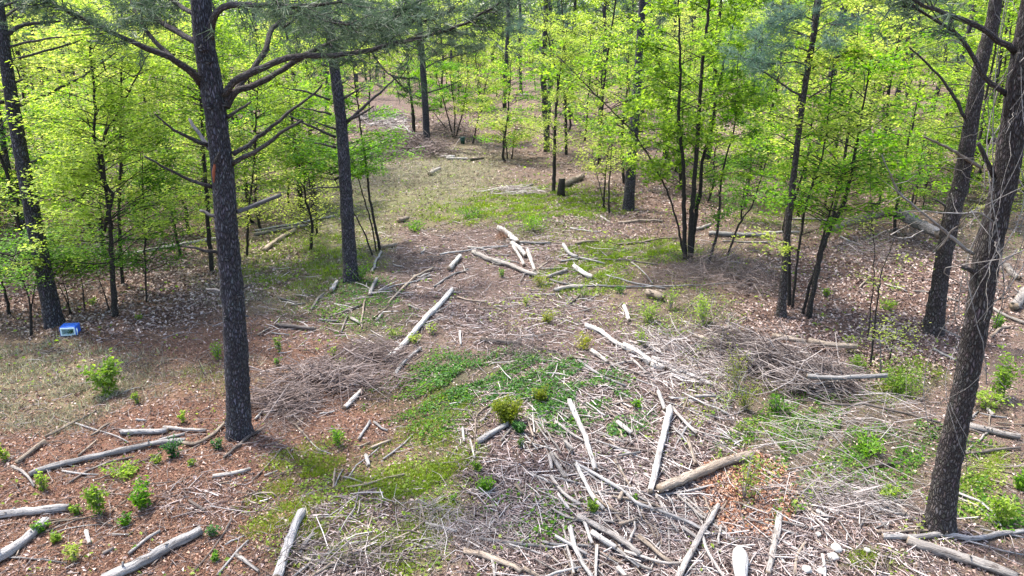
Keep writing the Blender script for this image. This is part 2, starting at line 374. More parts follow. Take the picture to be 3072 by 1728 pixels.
# ------------------------------------------------------------------ ground
def make_ground():
    xs = np.concatenate([np.linspace(-260, -26, 50)[:-1], np.linspace(-26, 26, 420), np.linspace(26, 260, 50)[1:]])
    ys = np.concatenate([np.linspace(-60, 4, 20)[:-1], np.linspace(4, 40, 330), np.linspace(40, 420, 120)[1:]])
    X, Y = np.meshgrid(xs, ys); Z = height(X, Y)
    V = np.stack([X, Y, Z], -1).reshape(-1, 3)
    nx, ny = len(xs), len(ys)
    i = np.arange(ny - 1)[:, None] * nx; j = np.arange(nx - 1)[None]
    F = np.stack([i + j, i + j + 1, i + nx + j + 1, i + nx + j], -1).reshape(-1, 4)
    mb = MB(); mb.add(V, F)
    P = V.copy(); P[:, 1] = np.maximum(P[:, 1], 3.0)
    px, py, _ = to_px(P)
    wx, wy = V[:, 0], V[:, 1]
    px = px + 40 * wob(wx, wy); py = py + 18 * wob(wy, wx)
    c = np.tile(np.array([.17, .125, .10]), (len(V), 1))
    def lay(zones, col, k):
        nonlocal c
        m = (ell(px, py, zones, .3) * k)[:, None]; c = c * (1 - m) + np.array(col) * m
    lay(Z_BROWN, (.15, .095, .078), .9); lay(Z_RED, (.19, .105, .075), .95); lay(Z_CHIP, (.15, .11, .098), .85)
    lay(Z_OLIVE, (.19, .175, .11), .85); lay(Z_GRASS, (.13, .15, .045), .7); lay(Z_IVY, (.07, .085, .04), .6)
    def f(t):
        a = N(t, 'Attribute', attribute_name='zone')
        big = noise_t(t, coords(t, (1, 1, 1), 'Object'), 1.3, 5, .65)
        fine = noise_t(t, coords(t, (1, 1, 1), 'Object'), 28, 6, .75)
        grit = N(t, 'TexVoronoi'); grit.inputs['Scale'].default_value = 45; t.links.new(coords(t, (1, 1, 1), 'Object'), grit.inputs['Vector'])
        k = ramp(t, math_n(t, 'ADD', math_n(t, 'MULTIPLY', fine, .7), math_n(t, 'MULTIPLY', big, .4)), [(.35, (.35, .33, .32)), (.55, (.9, .88, .85)), (.78, (1.7, 1.65, 1.6))])
        col = mix(t, a.outputs[0], k, 1.0, 'MULTIPLY')
        col = mix(t, col, grit.outputs['Color'], .10, 'OVERLAY')
        return pbsdf(t, col, .95, bump(t, math_n(t, 'ADD', fine, grit.outputs['Distance']), .05, .9), .1)
    o = mb.build('ground', mat('forest_floor', f))
    at = o.data.color_attributes.new('zone', 'FLOAT_COLOR', 'POINT')
    at.data.foreach_set('color', np.hstack([c, np.ones((len(c), 1))]).astype(np.float32).ravel())
    tag(o, kind='structure')
make_ground()

# ------------------------------------------------------------------ scattering over the ground
def pick(zones, n, edge=.25, boost=1.0):
    "n ground points inside the zones, denser where the weight is higher"
    out = []
    a = np.array([z[2] * z[3] * z[4] for z in zones], float)
    cnt = np.maximum(1, (n * a / a.sum()).astype(int))
    for (cx, cy, rx, ry, wt), k in zip(zones, cnt):
        r = np.sqrt(rng.random(k)) * (1 + edge * rng.random(k)); th = rng.random(k) * 2 * math.pi
        out.append(np.stack([cx + rx * r * np.cos(th), cy + ry * r * np.sin(th)], -1))
    out = np.concatenate(out); out = out[(out[:, 1] > 300) & (out[:, 1] < 1790)]
    P, t = ground(out[:, 0], out[:, 1])
    return P, t
def all_ground(n, ymin=4.5, ymax=60, pw=1.6):
    "n ground points across the view, thinning with distance"
    u = rng.random(n); a = 2 - pw
    Y = (ymin ** a + u * (ymax ** a - ymin ** a)) ** (1 / a)
    X = (rng.random(n) * 2 - 1) * (Y * .84 + 1.5)
    return np.stack([X, Y, height(X, Y)], -1)
def litter(name, P, size, m, label, cat, lift=.02, tilt=.45, wid=.55):
    mb = MB(); n = len(P)
    nr = np.stack([rng.normal(size=n) * tilt, rng.normal(size=n) * tilt, np.ones(n)], -1)
    s = size * (.6 + .8 * rng.random(n))
    C = P + np.stack([np.zeros(n), np.zeros(n), lift * (.3 + rng.random(n))], -1)
    kites(mb, C, s, nr, wid, .22)
    return tag(mb.build(name, m, smooth=False), label, cat, kind='stuff')
def depth_size(P, s0, far=20.0):
    d = np.linalg.norm(P - np.array([0, 0, CAM_H]), axis=1)
    return s0 * np.maximum(1.0, d / far)
def sticks(name, P, L, r, m, label, cat, bend=.08, lift=.02, tilt=.12, ang=None, parent=None):
    n = len(P); th = rng.random(n) * math.pi if ang is None else rng.normal(ang, .7, n)
    L = L * (.35 + 1.1 * rng.random(n) ** 1.6)
    el = rng.normal(size=n) * tilt
    D = np.stack([np.cos(th) * np.cos(el), np.sin(th) * np.cos(el), np.sin(el)], -1) * L[:, None] / 2
    C = P + np.stack([np.zeros(n), np.zeros(n), lift * rng.random(n) + np.abs(D[:, 2]) * .8], -1)
    mb = MB(); soup_tubes(mb, C - D, C + D, r * (.4 + rng.random(n)), bend)
    return tag(mb.build(name, m, parent), label, cat, kind='stuff')

P = all_ground(70000); litter('leaf_litter', P, depth_size(P, .055, 16), M['litter_brown'], 'dry brown fallen leaves scattered over the forest floor', 'leaf litter')
P, _ = pick(Z_BROWN, 26000); litter('leaf_litter', P, depth_size(P, .065, 14), M['litter_brown'], 'thick carpet of dead brown leaves under the trees', 'leaf litter', .03)
P, _ = pick(Z_RED, 36000); sticks('pine_straw', P, .12, .0022 + 0 * P[:, 0], M['litter_red'], 'reddish brown pine straw and bark flakes on the left ground', 'pine straw', .15, .015)
P, _ = pick(Z_RED, 9000); litter('bark_flakes', P, .05, M['litter_red'], 'small reddish bark flakes on the left ground', 'bark flakes')
P, _ = pick(Z_CHIP, 20000); sticks('wood_chips', P, .20, .0065 + 0 * P[:, 0], M['chips'], 'pale chipped wood and broken sticks strewn over the cleared track', 'wood chips', .05, .03)
P, _ = pick(Z_CHIP, 9000); litter('bark_chips', P, .06, M['chips'], 'flat pale bark chips strewn over the cleared track', 'bark chips', .03, .5, .35)
P = all_ground(30000, 4.5, 55); sticks('twig_litter', P, .30, depth_size(P, .0045, 14), M['twigs_grey'], 'thin grey twigs lying about the whole forest floor', 'twigs', .1, .03)
P, _ = pick(Z_CHIP + [(2550, 1600, 330, 110, .3), (1000, 930, 300, 140, .4), (2150, 760, 200, 70, .5)], 2500)
sticks('stick_litter', P, .45, .0085 + 0 * P[:, 0], M['twigs_pale'], 'bleached broken sticks lying every way in the debris', 'sticks', .05, .05)
P, _ = pick([(2250, 1490, 130, 110, 1), (2180, 1440, 90, 50, 1)], 3500); litter('leaf_litter', P, .06 + 0 * P[:, 0], M['litter_orange'], 'rusty orange dead leaves beside the hollow tan log', 'leaf litter', .05, .7)
def cover(name, zones, n, m, label, cat, size=.045, hgt=.12):
    P, t = pick(zones, n, .35); k = wob(P[:, 0] * 1.5, P[:, 1] * 1.5) > -.25
    P = P[k]; n = len(P); P[:, 2] += hgt * rng.random(n) ** 1.5 * (.6 + .6 * wob(P[:, 0] * 2, P[:, 1] * 2))
    mb = MB(); nr = np.stack([rng.normal(size=n) * .5, rng.normal(size=n) * .5, np.ones(n)], -1)
    kites(mb, P, size * (.5 + rng.random(n)), nr, .7, .1)
    tag(mb.build(name, m, smooth=False), label, cat, kind='stuff')
def turf(name, zones, n, m, label, cat, hgt=.12, wdt=.004, edge=.45, thr=.08):
    P, t = pick(zones, n, edge); k = wob(P[:, 0] * 1.7 + 3, P[:, 1] * 1.7) > thr; P = P[k]; n = len(P)
    h = hgt * (.4 + rng.random(n)); tip = P + np.stack([rng.normal(size=n) * h * .5, rng.normal(size=n) * h * .5, h], -1)
    mb = MB(); blades(mb, P, tip, depth_size(P, wdt, 12)); tag(mb.build(name, m, smooth=False), label, cat, kind='stuff')
turf('short_grass', Z_GRASS, 60000, M['grass_green'], 'short bright green grass in patches over the clearing', 'grass', .07)
turf('dry_grass', Z_OLIVE, 26000, M['grass_dry'], 'dull olive and straw coloured grass on the track and left slope', 'grass', .1, .004, .3, -.1)
cover('ground_ivy', Z_IVY, 30000, M['leaf_green'], 'low green ivy and seedlings creeping over the debris', 'ground cover')
Z_MOSS = [(1650, 605, 190, 42, 1), (1780, 620, 90, 30, .8), (1900, 755, 170, 30, 1), (1560, 620, 110, 60, .7), (1740, 840, 110, 40, .6), (1780, 800, 90, 30, .7), (2350, 640, 160, 30, .5), (1010, 760, 90, 50, .3), (870, 790, 170, 70, .35), (700, 640, 130, 40, .4), (1380, 640, 100, 30, .8)]
turf('moss_grass', Z_MOSS, 26000, M['grass_green'], 'bright yellow green grass patches behind the debris at the head of the clearing', 'grass', .11, .006, .6, -.02)
cover('moss_cover', Z_MOSS, 9000, M['leaf_lime'], 'low lime green growth at the head of the clearing', 'ground cover', .07, .08)
cover('ground_ivy', [(1500, 1130, 230, 60, 1), (1640, 1160, 200, 70, 1), (1780, 1250, 150, 60, 1), (1330, 1180, 70, 70, .6), (1100, 900, 100, 60, .5), (1080, 860, 90, 30, .7)], 11000, M['leaf_deep'], 'dark green ivy patch around the middle of the clearing', 'ground cover', .05, .13)
cover('moss_cover', Z_GRASS, 11000, M['leaf_lime'], 'small yellow green weeds among the short grass', 'ground cover', .04, .07)
cover('low_weeds', [(1900, 920, 220, 90, .8), (2080, 960, 150, 80, .9), (2180, 1180, 130, 150, .9), (2350, 1400, 170, 130, .6), (2050, 690, 300, 60, .7), (2450, 740, 300, 80, .6), (2850, 1500, 150, 120, .6), (1580, 930, 120, 60, .5)], 12000, M['leaf_yellow'], 'sparse yellow green weeds among the sticks right of the centre', 'weeds', .04, .16)
P = all_ground(14000, 5, 60); k = wob(P[:, 0] * .6, P[:, 1] * .6) > .15; P = P[k]
mb = MB(); P[:, 2] += .08 * rng.random(len(P)); kites(mb, P, depth_size(P, .05, 12) * (.5 + rng.random(len(P))), np.stack([rng.normal(size=len(P)) * .5, rng.normal(size=len(P)) * .5, np.ones(len(P))], -1), .7, .1)
tag(mb.build('weeds', M['leaf_lime'], smooth=False), 'scattered small green weeds on the forest floor', 'weeds', kind='stuff')

# ------------------------------------------------------------------ logs and sticks traced from the photograph
def log(s, wz, kind, label, lift=0.0, cat=None, taper=.85, jag=.5, name=None, group=None, zend=None, endm='cut_end', knots=None):
    px = tp(s); P, t = ground(px[:, 0], px[:, 1])
    r = wz * .5 * ZS / FPX * t
    if s[0] == 'K' and wz >= 20: lift = lift + .05
    P, t = ground(px[:, 0], px[:, 1], lift + float(r.mean()) * .9 + .02)
    if zend:                                   # ends raised off the ground: (start, end)
        for i in range(len(P)):
            k = i / (len(P) - 1); P[i], _ = ground(px[i, 0], px[i, 1], lift + r.mean() + zend[0] * (1 - k) + zend[1] * k)
    big = wz >= 24
    L = np.linalg.norm(np.diff(P, axis=0), axis=1).sum()
    n = max(4, min(40, int(L / .09))) if big else max(4, min(16, int(L / .2)))
    Q = spline(P, n); rr = np.interp(np.linspace(0, 1, n), np.linspace(0, 1, len(r)), r)
    rr = rr * np.linspace(1, taper, n)
    sd = rnd.randrange(10000)
    if big: Q[1:-1] += np.random.default_rng(sd).normal(size=(n - 2, 3)) * rr[1:-1, None] * .08
    if not big: Q[1:-1] += np.random.default_rng(sd).normal(size=(n - 2, 3)) * rr[1:-1, None] * .35
    mb = MB(); tube(mb, Q, rr, 12 if wz >= 35 else (8 if big else 5), True, .10 if big else .12, 0, 1, sd, jag * 2)
    kn = (4 if wz >= 40 else (2 if wz >= 30 else 0)) if knots is None else knots
    for _ in range(kn):
        i = rnd.randrange(1, n - 2); d = Vector((rnd.uniform(-1, 1), rnd.uniform(-1, 1), rnd.uniform(.2, 1))).normalized()
        ln = rr[i] * rnd.uniform(1.3, 2.4)
        tube(mb, [Q[i], Q[i] + np.array(d) * ln], [rr[i] * .3, rr[i] * .16], 5, True, 0, 0, 1, sd)
    nm = name or ('log' if wz >= 24 else 'branch')
    o = mb.build(nm, [M[kind], M[endm]], origin=tuple(Q[n // 2]))
    return tag(o, label, cat or ('log' if wz >= 24 else 'branch'), group)

LOGS = [
 ('I -60,985 200,958 500,932', 62, 'grey_wood', 'thick grey log entering the photo flat from the left edge'),
 ('I -80,1350 150,1200 330,1040', 78, 'grey_wood', 'big grey log slanting up from the lower left corner to a splintered end'),
 ('I 780,1480 1100,1320 1300,1210 1500,1110', 82, 'grey_wood', 'rotten grey log at the bottom edge with an orange break in its side'),
 ('I 230,680 330,640 600,570 830,520 1100,460 1385,425', 46, 'grey_wood', 'long bare grey log lying left of the foreground pine with a small stub on top'),
 ('I 1200,425 1300,400 1385,382', 27, 'grey_wood', 'short grey piece forking off the upper end of the long bare log'),
 ('I 920,362 1100,358 1250,350', 42, 'grey_wood', 'grey log lying level just left of the foreground pine'),
 ('I 1235,330 1400,343 1550,348', 27, 'pale_wood', 'pale thinner log in line with the level grey log beside the pine'),
 ('I 130,590 230,510 335,430', 36, 'tan_wood', 'short brown log tilted near the left edge, dark at its lower end'),
 ('I 345,395 450,345 560,285', 26, 'tan_wood', 'tan broken branch pointing up right by the dull grass'),
 ('I 560,285 640,250 730,200', 14, 'brown_wood', 'dark thin branch continuing the tan one past the dull grass'),
 ('I 90,620 170,665 220,710 260,770', 20, 'pale_wood', 'pale peeled stick below the tip of the long bare log'),
 ('I 525,740 650,660 800,595 1000,550', 20, 'brown_wood', 'dark branch lying just under the long bare log'),
 ('I 1000,610 1100,565 1220,520', 13, 'brown_wood', 'thin dark stick right of the branch under the long bare log'),
 ('I 470,655 600,680 740,685', 16, 'grey_wood', 'grey stick crossing the lower end of the dark branch'),
 ('I 1610,695 1740,675 1885,640', 30, 'pale_wood', 'short pale log lying alone below the foreground pine'),
 ('I 1380,440 1480,450 1600,385 1690,300', 28, 'tan_wood', 'curved peeling branch reaching to the left foot of the foreground pine'),
 ('I 1690,550 1780,480 1860,410 1932,365 J 60,330', 26, 'brown_wood', 'brown branch lying at the right foot of the foreground pine'),
 ('I 230,1150 400,1090 560,1030 750,985', 14, 'brown_wood', 'long thin stick above the splintered log in the lower left'),
 ('I -20,1305 200,1312 380,1330 500,1350', 13, 'grey_wood', 'thin bent stick crossing the big log in the lower left corner'),
 ('I 380,1130 560,1080 760,1060', 9, 'grey_wood', 'very thin stick beside the long thin one in the lower left'),
 ('I 1430,880 1480,910 1540,950', 24, 'brown_wood', 'short dark brown stick on the red pine straw'),
 ('I 650,1110 660,1150 675,1200', 32, 'white_wood', 'short pale split chunk standing out on the red straw'),
 ('I 1480,1400 1640,1200 1750,1020', 12, 'brown_wood', 'thin dark stick running up right from the bottom edge'),
 ('I 1640,1440 1750,1310 1870,1180', 16, 'grey_wood', 'grey stick beside the white forked piece on the bottom edge'),
 ('I 1790,1290 1870,1350 1950,1410', 30, 'pale_wood', 'pale forked piece lying at the left edge of the grass'),
 ('I 970,1280 1040,1220 1120,1160 1205,1110', 28, 'grey_wood', 'crumbling grey branch above the rotten log'),
 ('I 780,1275 850,1240', 26, 'brown_wood', 'stubby dark log chunk above the rotten log'),
 ('I 590,540 660,480 725,425', 15, 'tan_wood', 'tan stick above the long bare log'),
 ('I 690,385 760,340 820,298', 20, 'tan_wood', 'tan stub left of the level grey log'),
 ('I 575,295 700,340 850,380 970,440', 12, 'grey_wood', 'wavy grey stick ending above the long bare log'),
 ('I 850,1135 970,1135', 16, 'pale_wood', 'short level pale stick in the left foreground'),
 ('I 720,830 860,825 1000,845', 9, 'brown_wood', 'thin level twig between the two tall seedlings'),
 ('I 1700,1215 1760,1180 1840,1145', 16, 'grey_wood', 'short grey stick left of the upright bark log'),
 ('I 1030,265 1100,275', 18, 'grey_wood', 'little grey piece above the level log'),
 ('I 940,60 990,40 1050,25', 14, 'pale_wood', 'pale splinter above the left ground beside the green shrub'),
 ('J 160,1460 220,1270 290,1080 342,970', 74, 'grey_wood', 'thick upright lying bark log on the green grass at the bottom edge'),
 ('J 330,1280 370,1200 430,1130', 34, 'pale_wood', 'pale split piece right of the thick bark log on grass'),
 ('J 670,175 730,115 790,55', 38, 'white_wood', 'short whitish log on the edge of the dark brush pile'),
 ('J 135,150 220,235 300,310 400,420', 17, 'tan_wood', 'bare tan branch coming down out of the dark brush pile'),
 ('J 400,420 470,490 565,525', 10, 'grey_wood', 'thin tail of twig below the brush pile'),
 ('J 300,310 330,285 352,262', 28, 'tan_wood', 'club shaped tan piece below the brush pile'),
 ('J 1670,437 1780,370 1895,305', 44, 'grey_wood', 'smooth grey log just below the yellow green cedar bush'),
 ('J 775,415 820,340 860,278', 22, 'grey_wood', 'left leg of the two sticks meeting in a peak below the green patch'),
 ('J 890,285 940,325 990,350', 18, 'grey_wood', 'right leg of the two sticks meeting in a peak below the green patch'),
 ('J 960,565 1080,475 1185,378', 13, 'grey_wood', 'straight thin stick left of the grass strip'),
 ('J 830,540 850,610', 30, 'white_wood', 'small white chunk of wood left of the grass strip'),
 ('J 585,780 590,700 595,640', 18, 'tan_wood', 'split tan stake among the grass left of centre'),
 ('J 595,770 620,710 655,645', 12, 'grey_wood', 'thin splinter leaning on the split tan stake'),
 ('J 690,778 800,765 950,715 1120,680', 17, 'tan_wood', 'long low branch crossing the green grass'),
 ('J 660,700 730,720 800,745', 14, 'grey_wood', 'grey stick above the left end of the low branch on grass'),
 ('J 840,810 910,785', 14, 'brown_wood', 'dark short stick just under the low branch on grass'),
 ('J 700,700 760,610 860,540 930,480', 11, 'grey_wood', 'thin curved twig arching over the bare patch in the grass'),
 ('J 270,1460 420,1340 600,1250 730,1190 860,1185', 20, 'grey_wood', 'upper branch of the fan of branches on the bottom edge'),
 ('J 400,1460 550,1370 700,1280 865,1208', 26, 'tan_wood', 'thicker lower branch of the fan on the bottom edge'),
 ('J 640,1460 850,1310 980,1210 1180,1100 1440,905', 17, 'tan_wood', 'very long branch running from the bottom edge up past the grass'),
 ('J 725,1158 790,1210 845,1290', 18, 'pale_wood', 'pale stick crossing the fan of branches'),
 ('J 355,1310 480,1345 620,1360', 22, 'pale_wood', 'short pale piece under the fan of branches'),
 ('J 830,1170 860,1050 885,950', 12, 'tan_wood', 'thin upright twig in the lower grass'),
 ('J 715,1000 760,900 780,790', 12, 'grey_wood', 'slim grey twig standing out on the olive grass'),
 ('J 1280,1050 1400,1080 1510,1112', 24, 'grey_wood', 'grey branch above the knotted twigs at bottom centre'),
 ('J 1240,910 1260,970 1270,1040', 20, 'tan_wood', 'short tan branch at the right edge of the grass'),
 ('J 1690,1168 1820,1185 1932,1200 K 150,1215 300,1235', 28, 'grey_wood', 'level bent branch left of the white debris at bottom centre'),
 ('J 1575,1262 1750,1300 1932,1370 K 60,1410', 44, 'tan_wood', 'peeling tan log running off the bottom centre'),
 ('J 1650,500 1655,350 1670,230 1760,160 1880,60', 16, 'tan_wood', 'tall bow shaped stick curving around the cedar bush'),
 ('J 1615,420 1640,500 1650,560', 18, 'pale_wood', 'pale stick at the foot of the bow shaped stick'),
 ('J 1690,285 1740,240 1770,200', 18, 'pale_wood', 'pale forked stick left of the cedar bush'),
 ('J 1560,330 1568,380 1570,430', 22, 'white_wood', 'small upright white stick right of the grass strip'),
 ('J 1850,430 1900,370 1940,320', 18, 'pale_wood', 'pale stick right of the smooth grey log'),
 ('J 1760,1150 1765,1040', 20, 'pale_wood', 'short upright pale stick above the level bent branch'),
 ('J 1775,1290 1795,1380 1800,1460', 26, 'pale_wood', 'whitish stick crossing the peeling tan log'),
 ('J 480,225 590,205', 16, 'grey_wood', 'grey stick under the dark brush pile'),
 ('J -20,720 60,640 130,560 200,480', 13, 'brown_wood', 'long dark stick below the foreground pine'),
 ('J 65,690 160,655', 14, 'pale_wood', 'pale stick right of the foreground pine on straw'),
 ('J -10,830 130,820 150,845', 16, 'tan_wood', 'hooked tan stick at the left edge of the grass'),
 ('J 20,95 120,90 220,60 315,30', 16, 'tan_wood', 'curving branch at the left end of the dark brush pile'),
 ('J -5,265 60,205 160,185 320,150 440,120', 22, 'grey_wood', 'long grey branch leading from the pine into the brush pile'),
 ('J 340,70 400,95 470,122', 14, 'pale_wood', 'pale stick in the top of the brush pile'),
 ('J 780,470 860,440', 14, 'tan_wood', 'small tan stick on the bare ground left of the grass strip'),
 ('J 870,480 940,455 1015,425', 24, 'tan_wood', 'flat tan bark piece left of the grass strip'),
 ('K 435,130 500,280 560,420 628,640', 40, 'white_wood', 'straight white log with a dark hollow lower end'),
 ('K 1190,185 1160,330 1120,480 1085,640 1045,800', 52, 'white_wood', 'long white peeled log pointing down at the tan log'),
 ('K 1120,790 1270,725 1430,660 1600,590 1800,535', 72, 'tan_wood', 'thick tan log with a hollow left end beside the dead leaves'),
 ('K 300,530 340,600 400,700', 36, 'pale_wood', 'short pale log at the left side of the white debris'),
 ('K 280,530 300,640', 26, 'pale_wood', 'pale stub next to the short pale log'),
 ('K 485,600 530,700 610,850 690,940', 32, 'white_wood', 'curved white log below the straight white log'),
 ('K 1105,60 1130,130 1152,190', 30, 'white_wood', 'white piece leading up from the long peeled log'),
 ('K 1215,190 1290,270 1390,370', 26, 'pale_wood', 'pale branch running down right from the top of the peeled log'),
 ('K 690,462 850,480 1050,510 1250,570 1450,640', 18, 'brown_wood', 'thin brown pole lying across the long peeled log'),
 ('K 800,540 880,520 970,512', 20, 'grey_wood', 'grey stick just under the thin brown pole'),
 ('K 490,600 650,690 800,780 870,830', 26, 'grey_wood', 'grey pole from the curved white log to the middle of the debris'),
 ('K 870,830 950,900 1150,970 1330,1040 1500,1130', 26, 'grey_wood', 'long grey pole continuing to the crossed logs'),
 ('K 1245,1470 1340,1290 1440,1110 1555,920', 46, 'pale_wood', 'pale log slanting from the bottom edge, crossed by poles'),
 ('K 1430,1110 1450,1020 1500,950', 18, 'grey_wood', 'thin stick beside the top of the crossed log'),
 ('K 1435,1110 1460,1230 1530,1350 1610,1470', 25, 'pale_wood', 'curving pole from the crossed log to the bottom edge'),
 ('K 505,1000 600,1050 800,1160 960,1280', 46, 'pale_wood', 'long pale log with a sawn upper end in the lower debris'),
 ('K 605,1120 680,1170 780,1230', 46, 'white_wood', 'shorter white log lying below the sawn one'),
 ('K 780,1230 850,1290 950,1360 1050,1400', 26, 'pale_wood', 'pale pole running on from the shorter white log'),
 ('K 440,1080 470,1220 530,1340 610,1470', 37, 'white_wood', 'bent white log running off the bottom edge left of centre debris'),
 ('K 330,1150 440,1210 560,1280', 27, 'grey_wood', 'grey branch crossing the bent white log'),
 ('K 640,1220 635,1330 630,1470', 25, 'pale_wood', 'pale upright lying stick between the lower debris logs'),
 ('K 850,1260 1000,1310 1150,1350 1310,1350', 24, 'pale_wood', 'long curved pole levelling out at bottom centre'),
 ('K 960,1150 1030,1210 1120,1290 1200,1340', 34, 'tan_wood', 'pinkish peeled log right of the sawn one'),
 ('K 800,1385 870,1470', 36, 'pale_wood', 'pale log end poking up from the bottom edge'),
 ('K 800,290 850,330 900,368', 34, 'pale_wood', 'pale chunk below the green ivy'),
 ('K 295,700 360,790 450,870 510,900', 28, 'pale_wood', 'pale pole below the short pale log on the left of the debris'),
 ('K 350,830 400,900 430,940', 26, 'white_wood', 'pale stub left of the ivy clump in the debris'),
 ('K 1290,1080 1360,1130 1400,1165', 24, 'pale_wood', 'short white stick left of the crossed log'),
 ('K 90,240 150,272 212,302', 16, 'pale_wood', 'thin pale stick right of the cedar bush'),
 ('K 330,285 450,370 540,425', 22, 'pale_wood', 'pale pole running into the straight white log'),
 ('K 400,430 450,490', 30, 'pale_wood', 'pair of pale splinters left of the straight white log'),
 ('K 540,1020 580,1130 605,1200', 28, 'white_wood', 'white stick leading down from the sawn log'),
 ('K 1575,1070 1562,1140 1560,1205', 22, 'pale_wood', 'short upright pale piece right of the crossed log'),
 ('K 640,370 740,400 850,440', 15, 'pale_wood', 'pale twig right of the straight white log'),
 ('K 885,1190 920,1100 925,1040', 20, 'pale_wood', 'bent pale stick above the pinkish log'),
 ('K 810,1055 870,1040 940,1015', 24, 'tan_wood', 'tan stick lying level in the middle of the debris'),
 ('K 780,570 830,660 860,740 850,790', 16, 'pale_wood', 'wavy pale stick left of the long peeled log'),
 ('K 830,820 810,870', 30, 'tan_wood', 'stubby peeled piece left of the tan log'),
 ('K 1110,640 1170,690 1210,730', 18, 'pale_wood', 'small pale stick right of the peeled log'),
 ('K 1330,420 1360,520 1385,590', 28, 'tan_wood', 'peeled tan piece above the thick tan log'),
 ('K 1380,90 1460,88 1530,92', 24, 'pale_wood', 'level pale log at the upper right of the debris'),
 ('K 1200,110 1290,105 1380,100', 16, 'grey_wood', 'grey pole left of the level pale log'),
 ('K 1180,1000 1180,1150 1190,1300', 18, 'pale_wood', 'long thin wavy stick in the lower debris'),
 ('K 1310,1395 1400,1400 1500,1402', 18, 'grey_wood', 'upper of two parallel grey poles near the bottom edge'),
 ('K 1310,1418 1400,1422 1500,1420', 14, 'grey_wood', 'lower of two parallel grey poles near the bottom edge'),
 ('K 250,1460 400,1410 520,1380', 20, 'grey_wood', 'grey stick reaching the bent white log from the left'),
 ('K 90,1385 140,1415 210,1460', 30, 'tan_wood', 'tan bark piece at the bottom edge'),
 ('K 1090,840 1130,910 1165,980', 20, 'pale_wood', 'pale pole below the foot of the peeled log'),
 ('K 1250,840 1330,900 1440,1010', 20, 'pale_wood', 'left of two pale poles below the tan log'),
 ('K 1370,860 1420,960 1450,1040', 18, 'pale_wood', 'right of two pale poles below the tan log'),
 ('K 1200,1030 1230,1080 1250,1115', 20, 'pale_wood', 'small pale stick near the middle of the lower debris'),
 ('K 740,1220 850,1290 960,1380', 22, 'grey_wood', 'grey pole tucked under the lower white log'),
 ('K 560,760 640,860 760,960 860,990', 20, 'tan_wood', 'tan pole right of the curved white log'),
 ('K 320,520 400,620 500,700 560,770', 18, 'pale_wood', 'slender pole right of the short pale log'),
 ('K 150,790 180,900 215,1075', 14, 'tan_wood', 'thin tan stick at the left border of the debris'),
 ('K 30,760 80,820', 22, 'tan_wood', 'small tan piece left of the debris'),
 ('K 300,1080 350,1000 380,950', 14, 'grey_wood', 'thin grey stick at the lower left of the debris'),
 ('K 950,720 960,860 950,960', 14, 'pale_wood', 'thin upright stick just left of the tan log'),
 ('K 980,920 975,1020', 18, 'pale_wood', 'short pale stick under the thin upright one'),
 ('K 900,580 920,650 950,710', 14, 'pale_wood', 'thin stick between the wavy stick and the peeled log'),
 ('K 620,830 700,750 760,700 830,640', 13, 'pale_wood', 'thin stick slanting up through the centre debris'),
 ('K 1250,390 1330,440', 16, 'pale_wood', 'short stick right of the peeled log top'),
 ('L 870,1150 1100,1155 1330,1135 1550,1165 1750,1130 1950,1105', 42, 'grey_wood', 'twisted grey limb lying across the foot of the right foreground pine'),
 ('L 830,1115 1000,1110 1200,1105 1370,1120', 24, 'tan_wood', 'slimmer limb just behind the twisted grey one'),
 ('L 1070,1180 1280,1250 1500,1320 1700,1385 1860,1450', 76, 'pale_wood', 'big smooth pale log running to the lower right corner'),
 ('L 1505,308 1650,345 1890,398', 46, 'pale_wood', 'pale log right of the right foreground pine'),
 ('L 1500,335 1580,360 1640,380', 20, 'brown_wood', 'dark strip of wood under the pale log by the right edge'),
 ('L 1480,522 1600,515 1750,490 1900,478', 24, 'brown_wood', 'brown branch below the pale log at the right edge'),
 ('L 1430,820 1560,870 1680,940 1755,1070', 22, 'grey_wood', 'grey branch curling down right of the pine foot'),
 ('L 1440,860 1600,930 1730,1060', 15, 'pale_wood', 'thin pale branch below the curling grey one'),
 ('L 1680,720 1760,745 1850,770', 16, 'brown_wood', 'short brown stick at the right edge above the bright shrub'),
 ('L 720,640 830,610 1000,595', 25, 'brown_wood', 'dark log in the twigs left of the right foreground pine'),
 ('L 220,810 270,910 350,980 410,1020', 17, 'tan_wood', 'bent tan stick leading to the white split wood'),
 ('L 375,960 420,990 450,1000', 36, 'white_wood', 'white split block at the end of the bent tan stick'),
 ('L 400,150 600,160 750,150 900,190 1100,240 1300,290', 20, 'brown_wood', 'dark branch hanging out of the right brush pile', .25),
 ('L 90,990 60,1150 30,1300 0,1420', 48, 'pale_wood', 'pale log between the white stump and the corner debris'),
 ('L 20,1080 70,1180 60,1300 20,1390', 14, 'pale_wood', 'thin stick alongside that pale log near the stump'),
 ('L 490,765 680,760 870,770', 15, 'grey_wood', 'level grey stick in the right debris'),
 ('L 440,330 550,450 620,520', 12, 'pale_wood', 'thin pale stick in the weeds left of the right pine'),
 ('L 690,1080 750,950 770,820', 13, 'pale_wood', 'thin standing stick in the right debris'),
 ('L -20,1060 100,1180 260,1270 470,1340', 17, 'grey_wood', 'long grey stick along the bottom right debris'),
 ('L 200,1440 225,1290 280,1200', 26, 'tan_wood', 'tan forked branch left of the pale stones'),
 ('L 365,1180 450,1240 520,1270', 14, 'tan_wood', 'thin stick resting on the pale stones'),
 ('L 800,620 900,700 1000,790', 12, 'pale_wood', 'thin pale stick left of the green tuft by the pine'),
 ('L 30,655 200,640 400,600 550,595', 11, 'grey_wood', 'long thin stick over the weeds at right'),
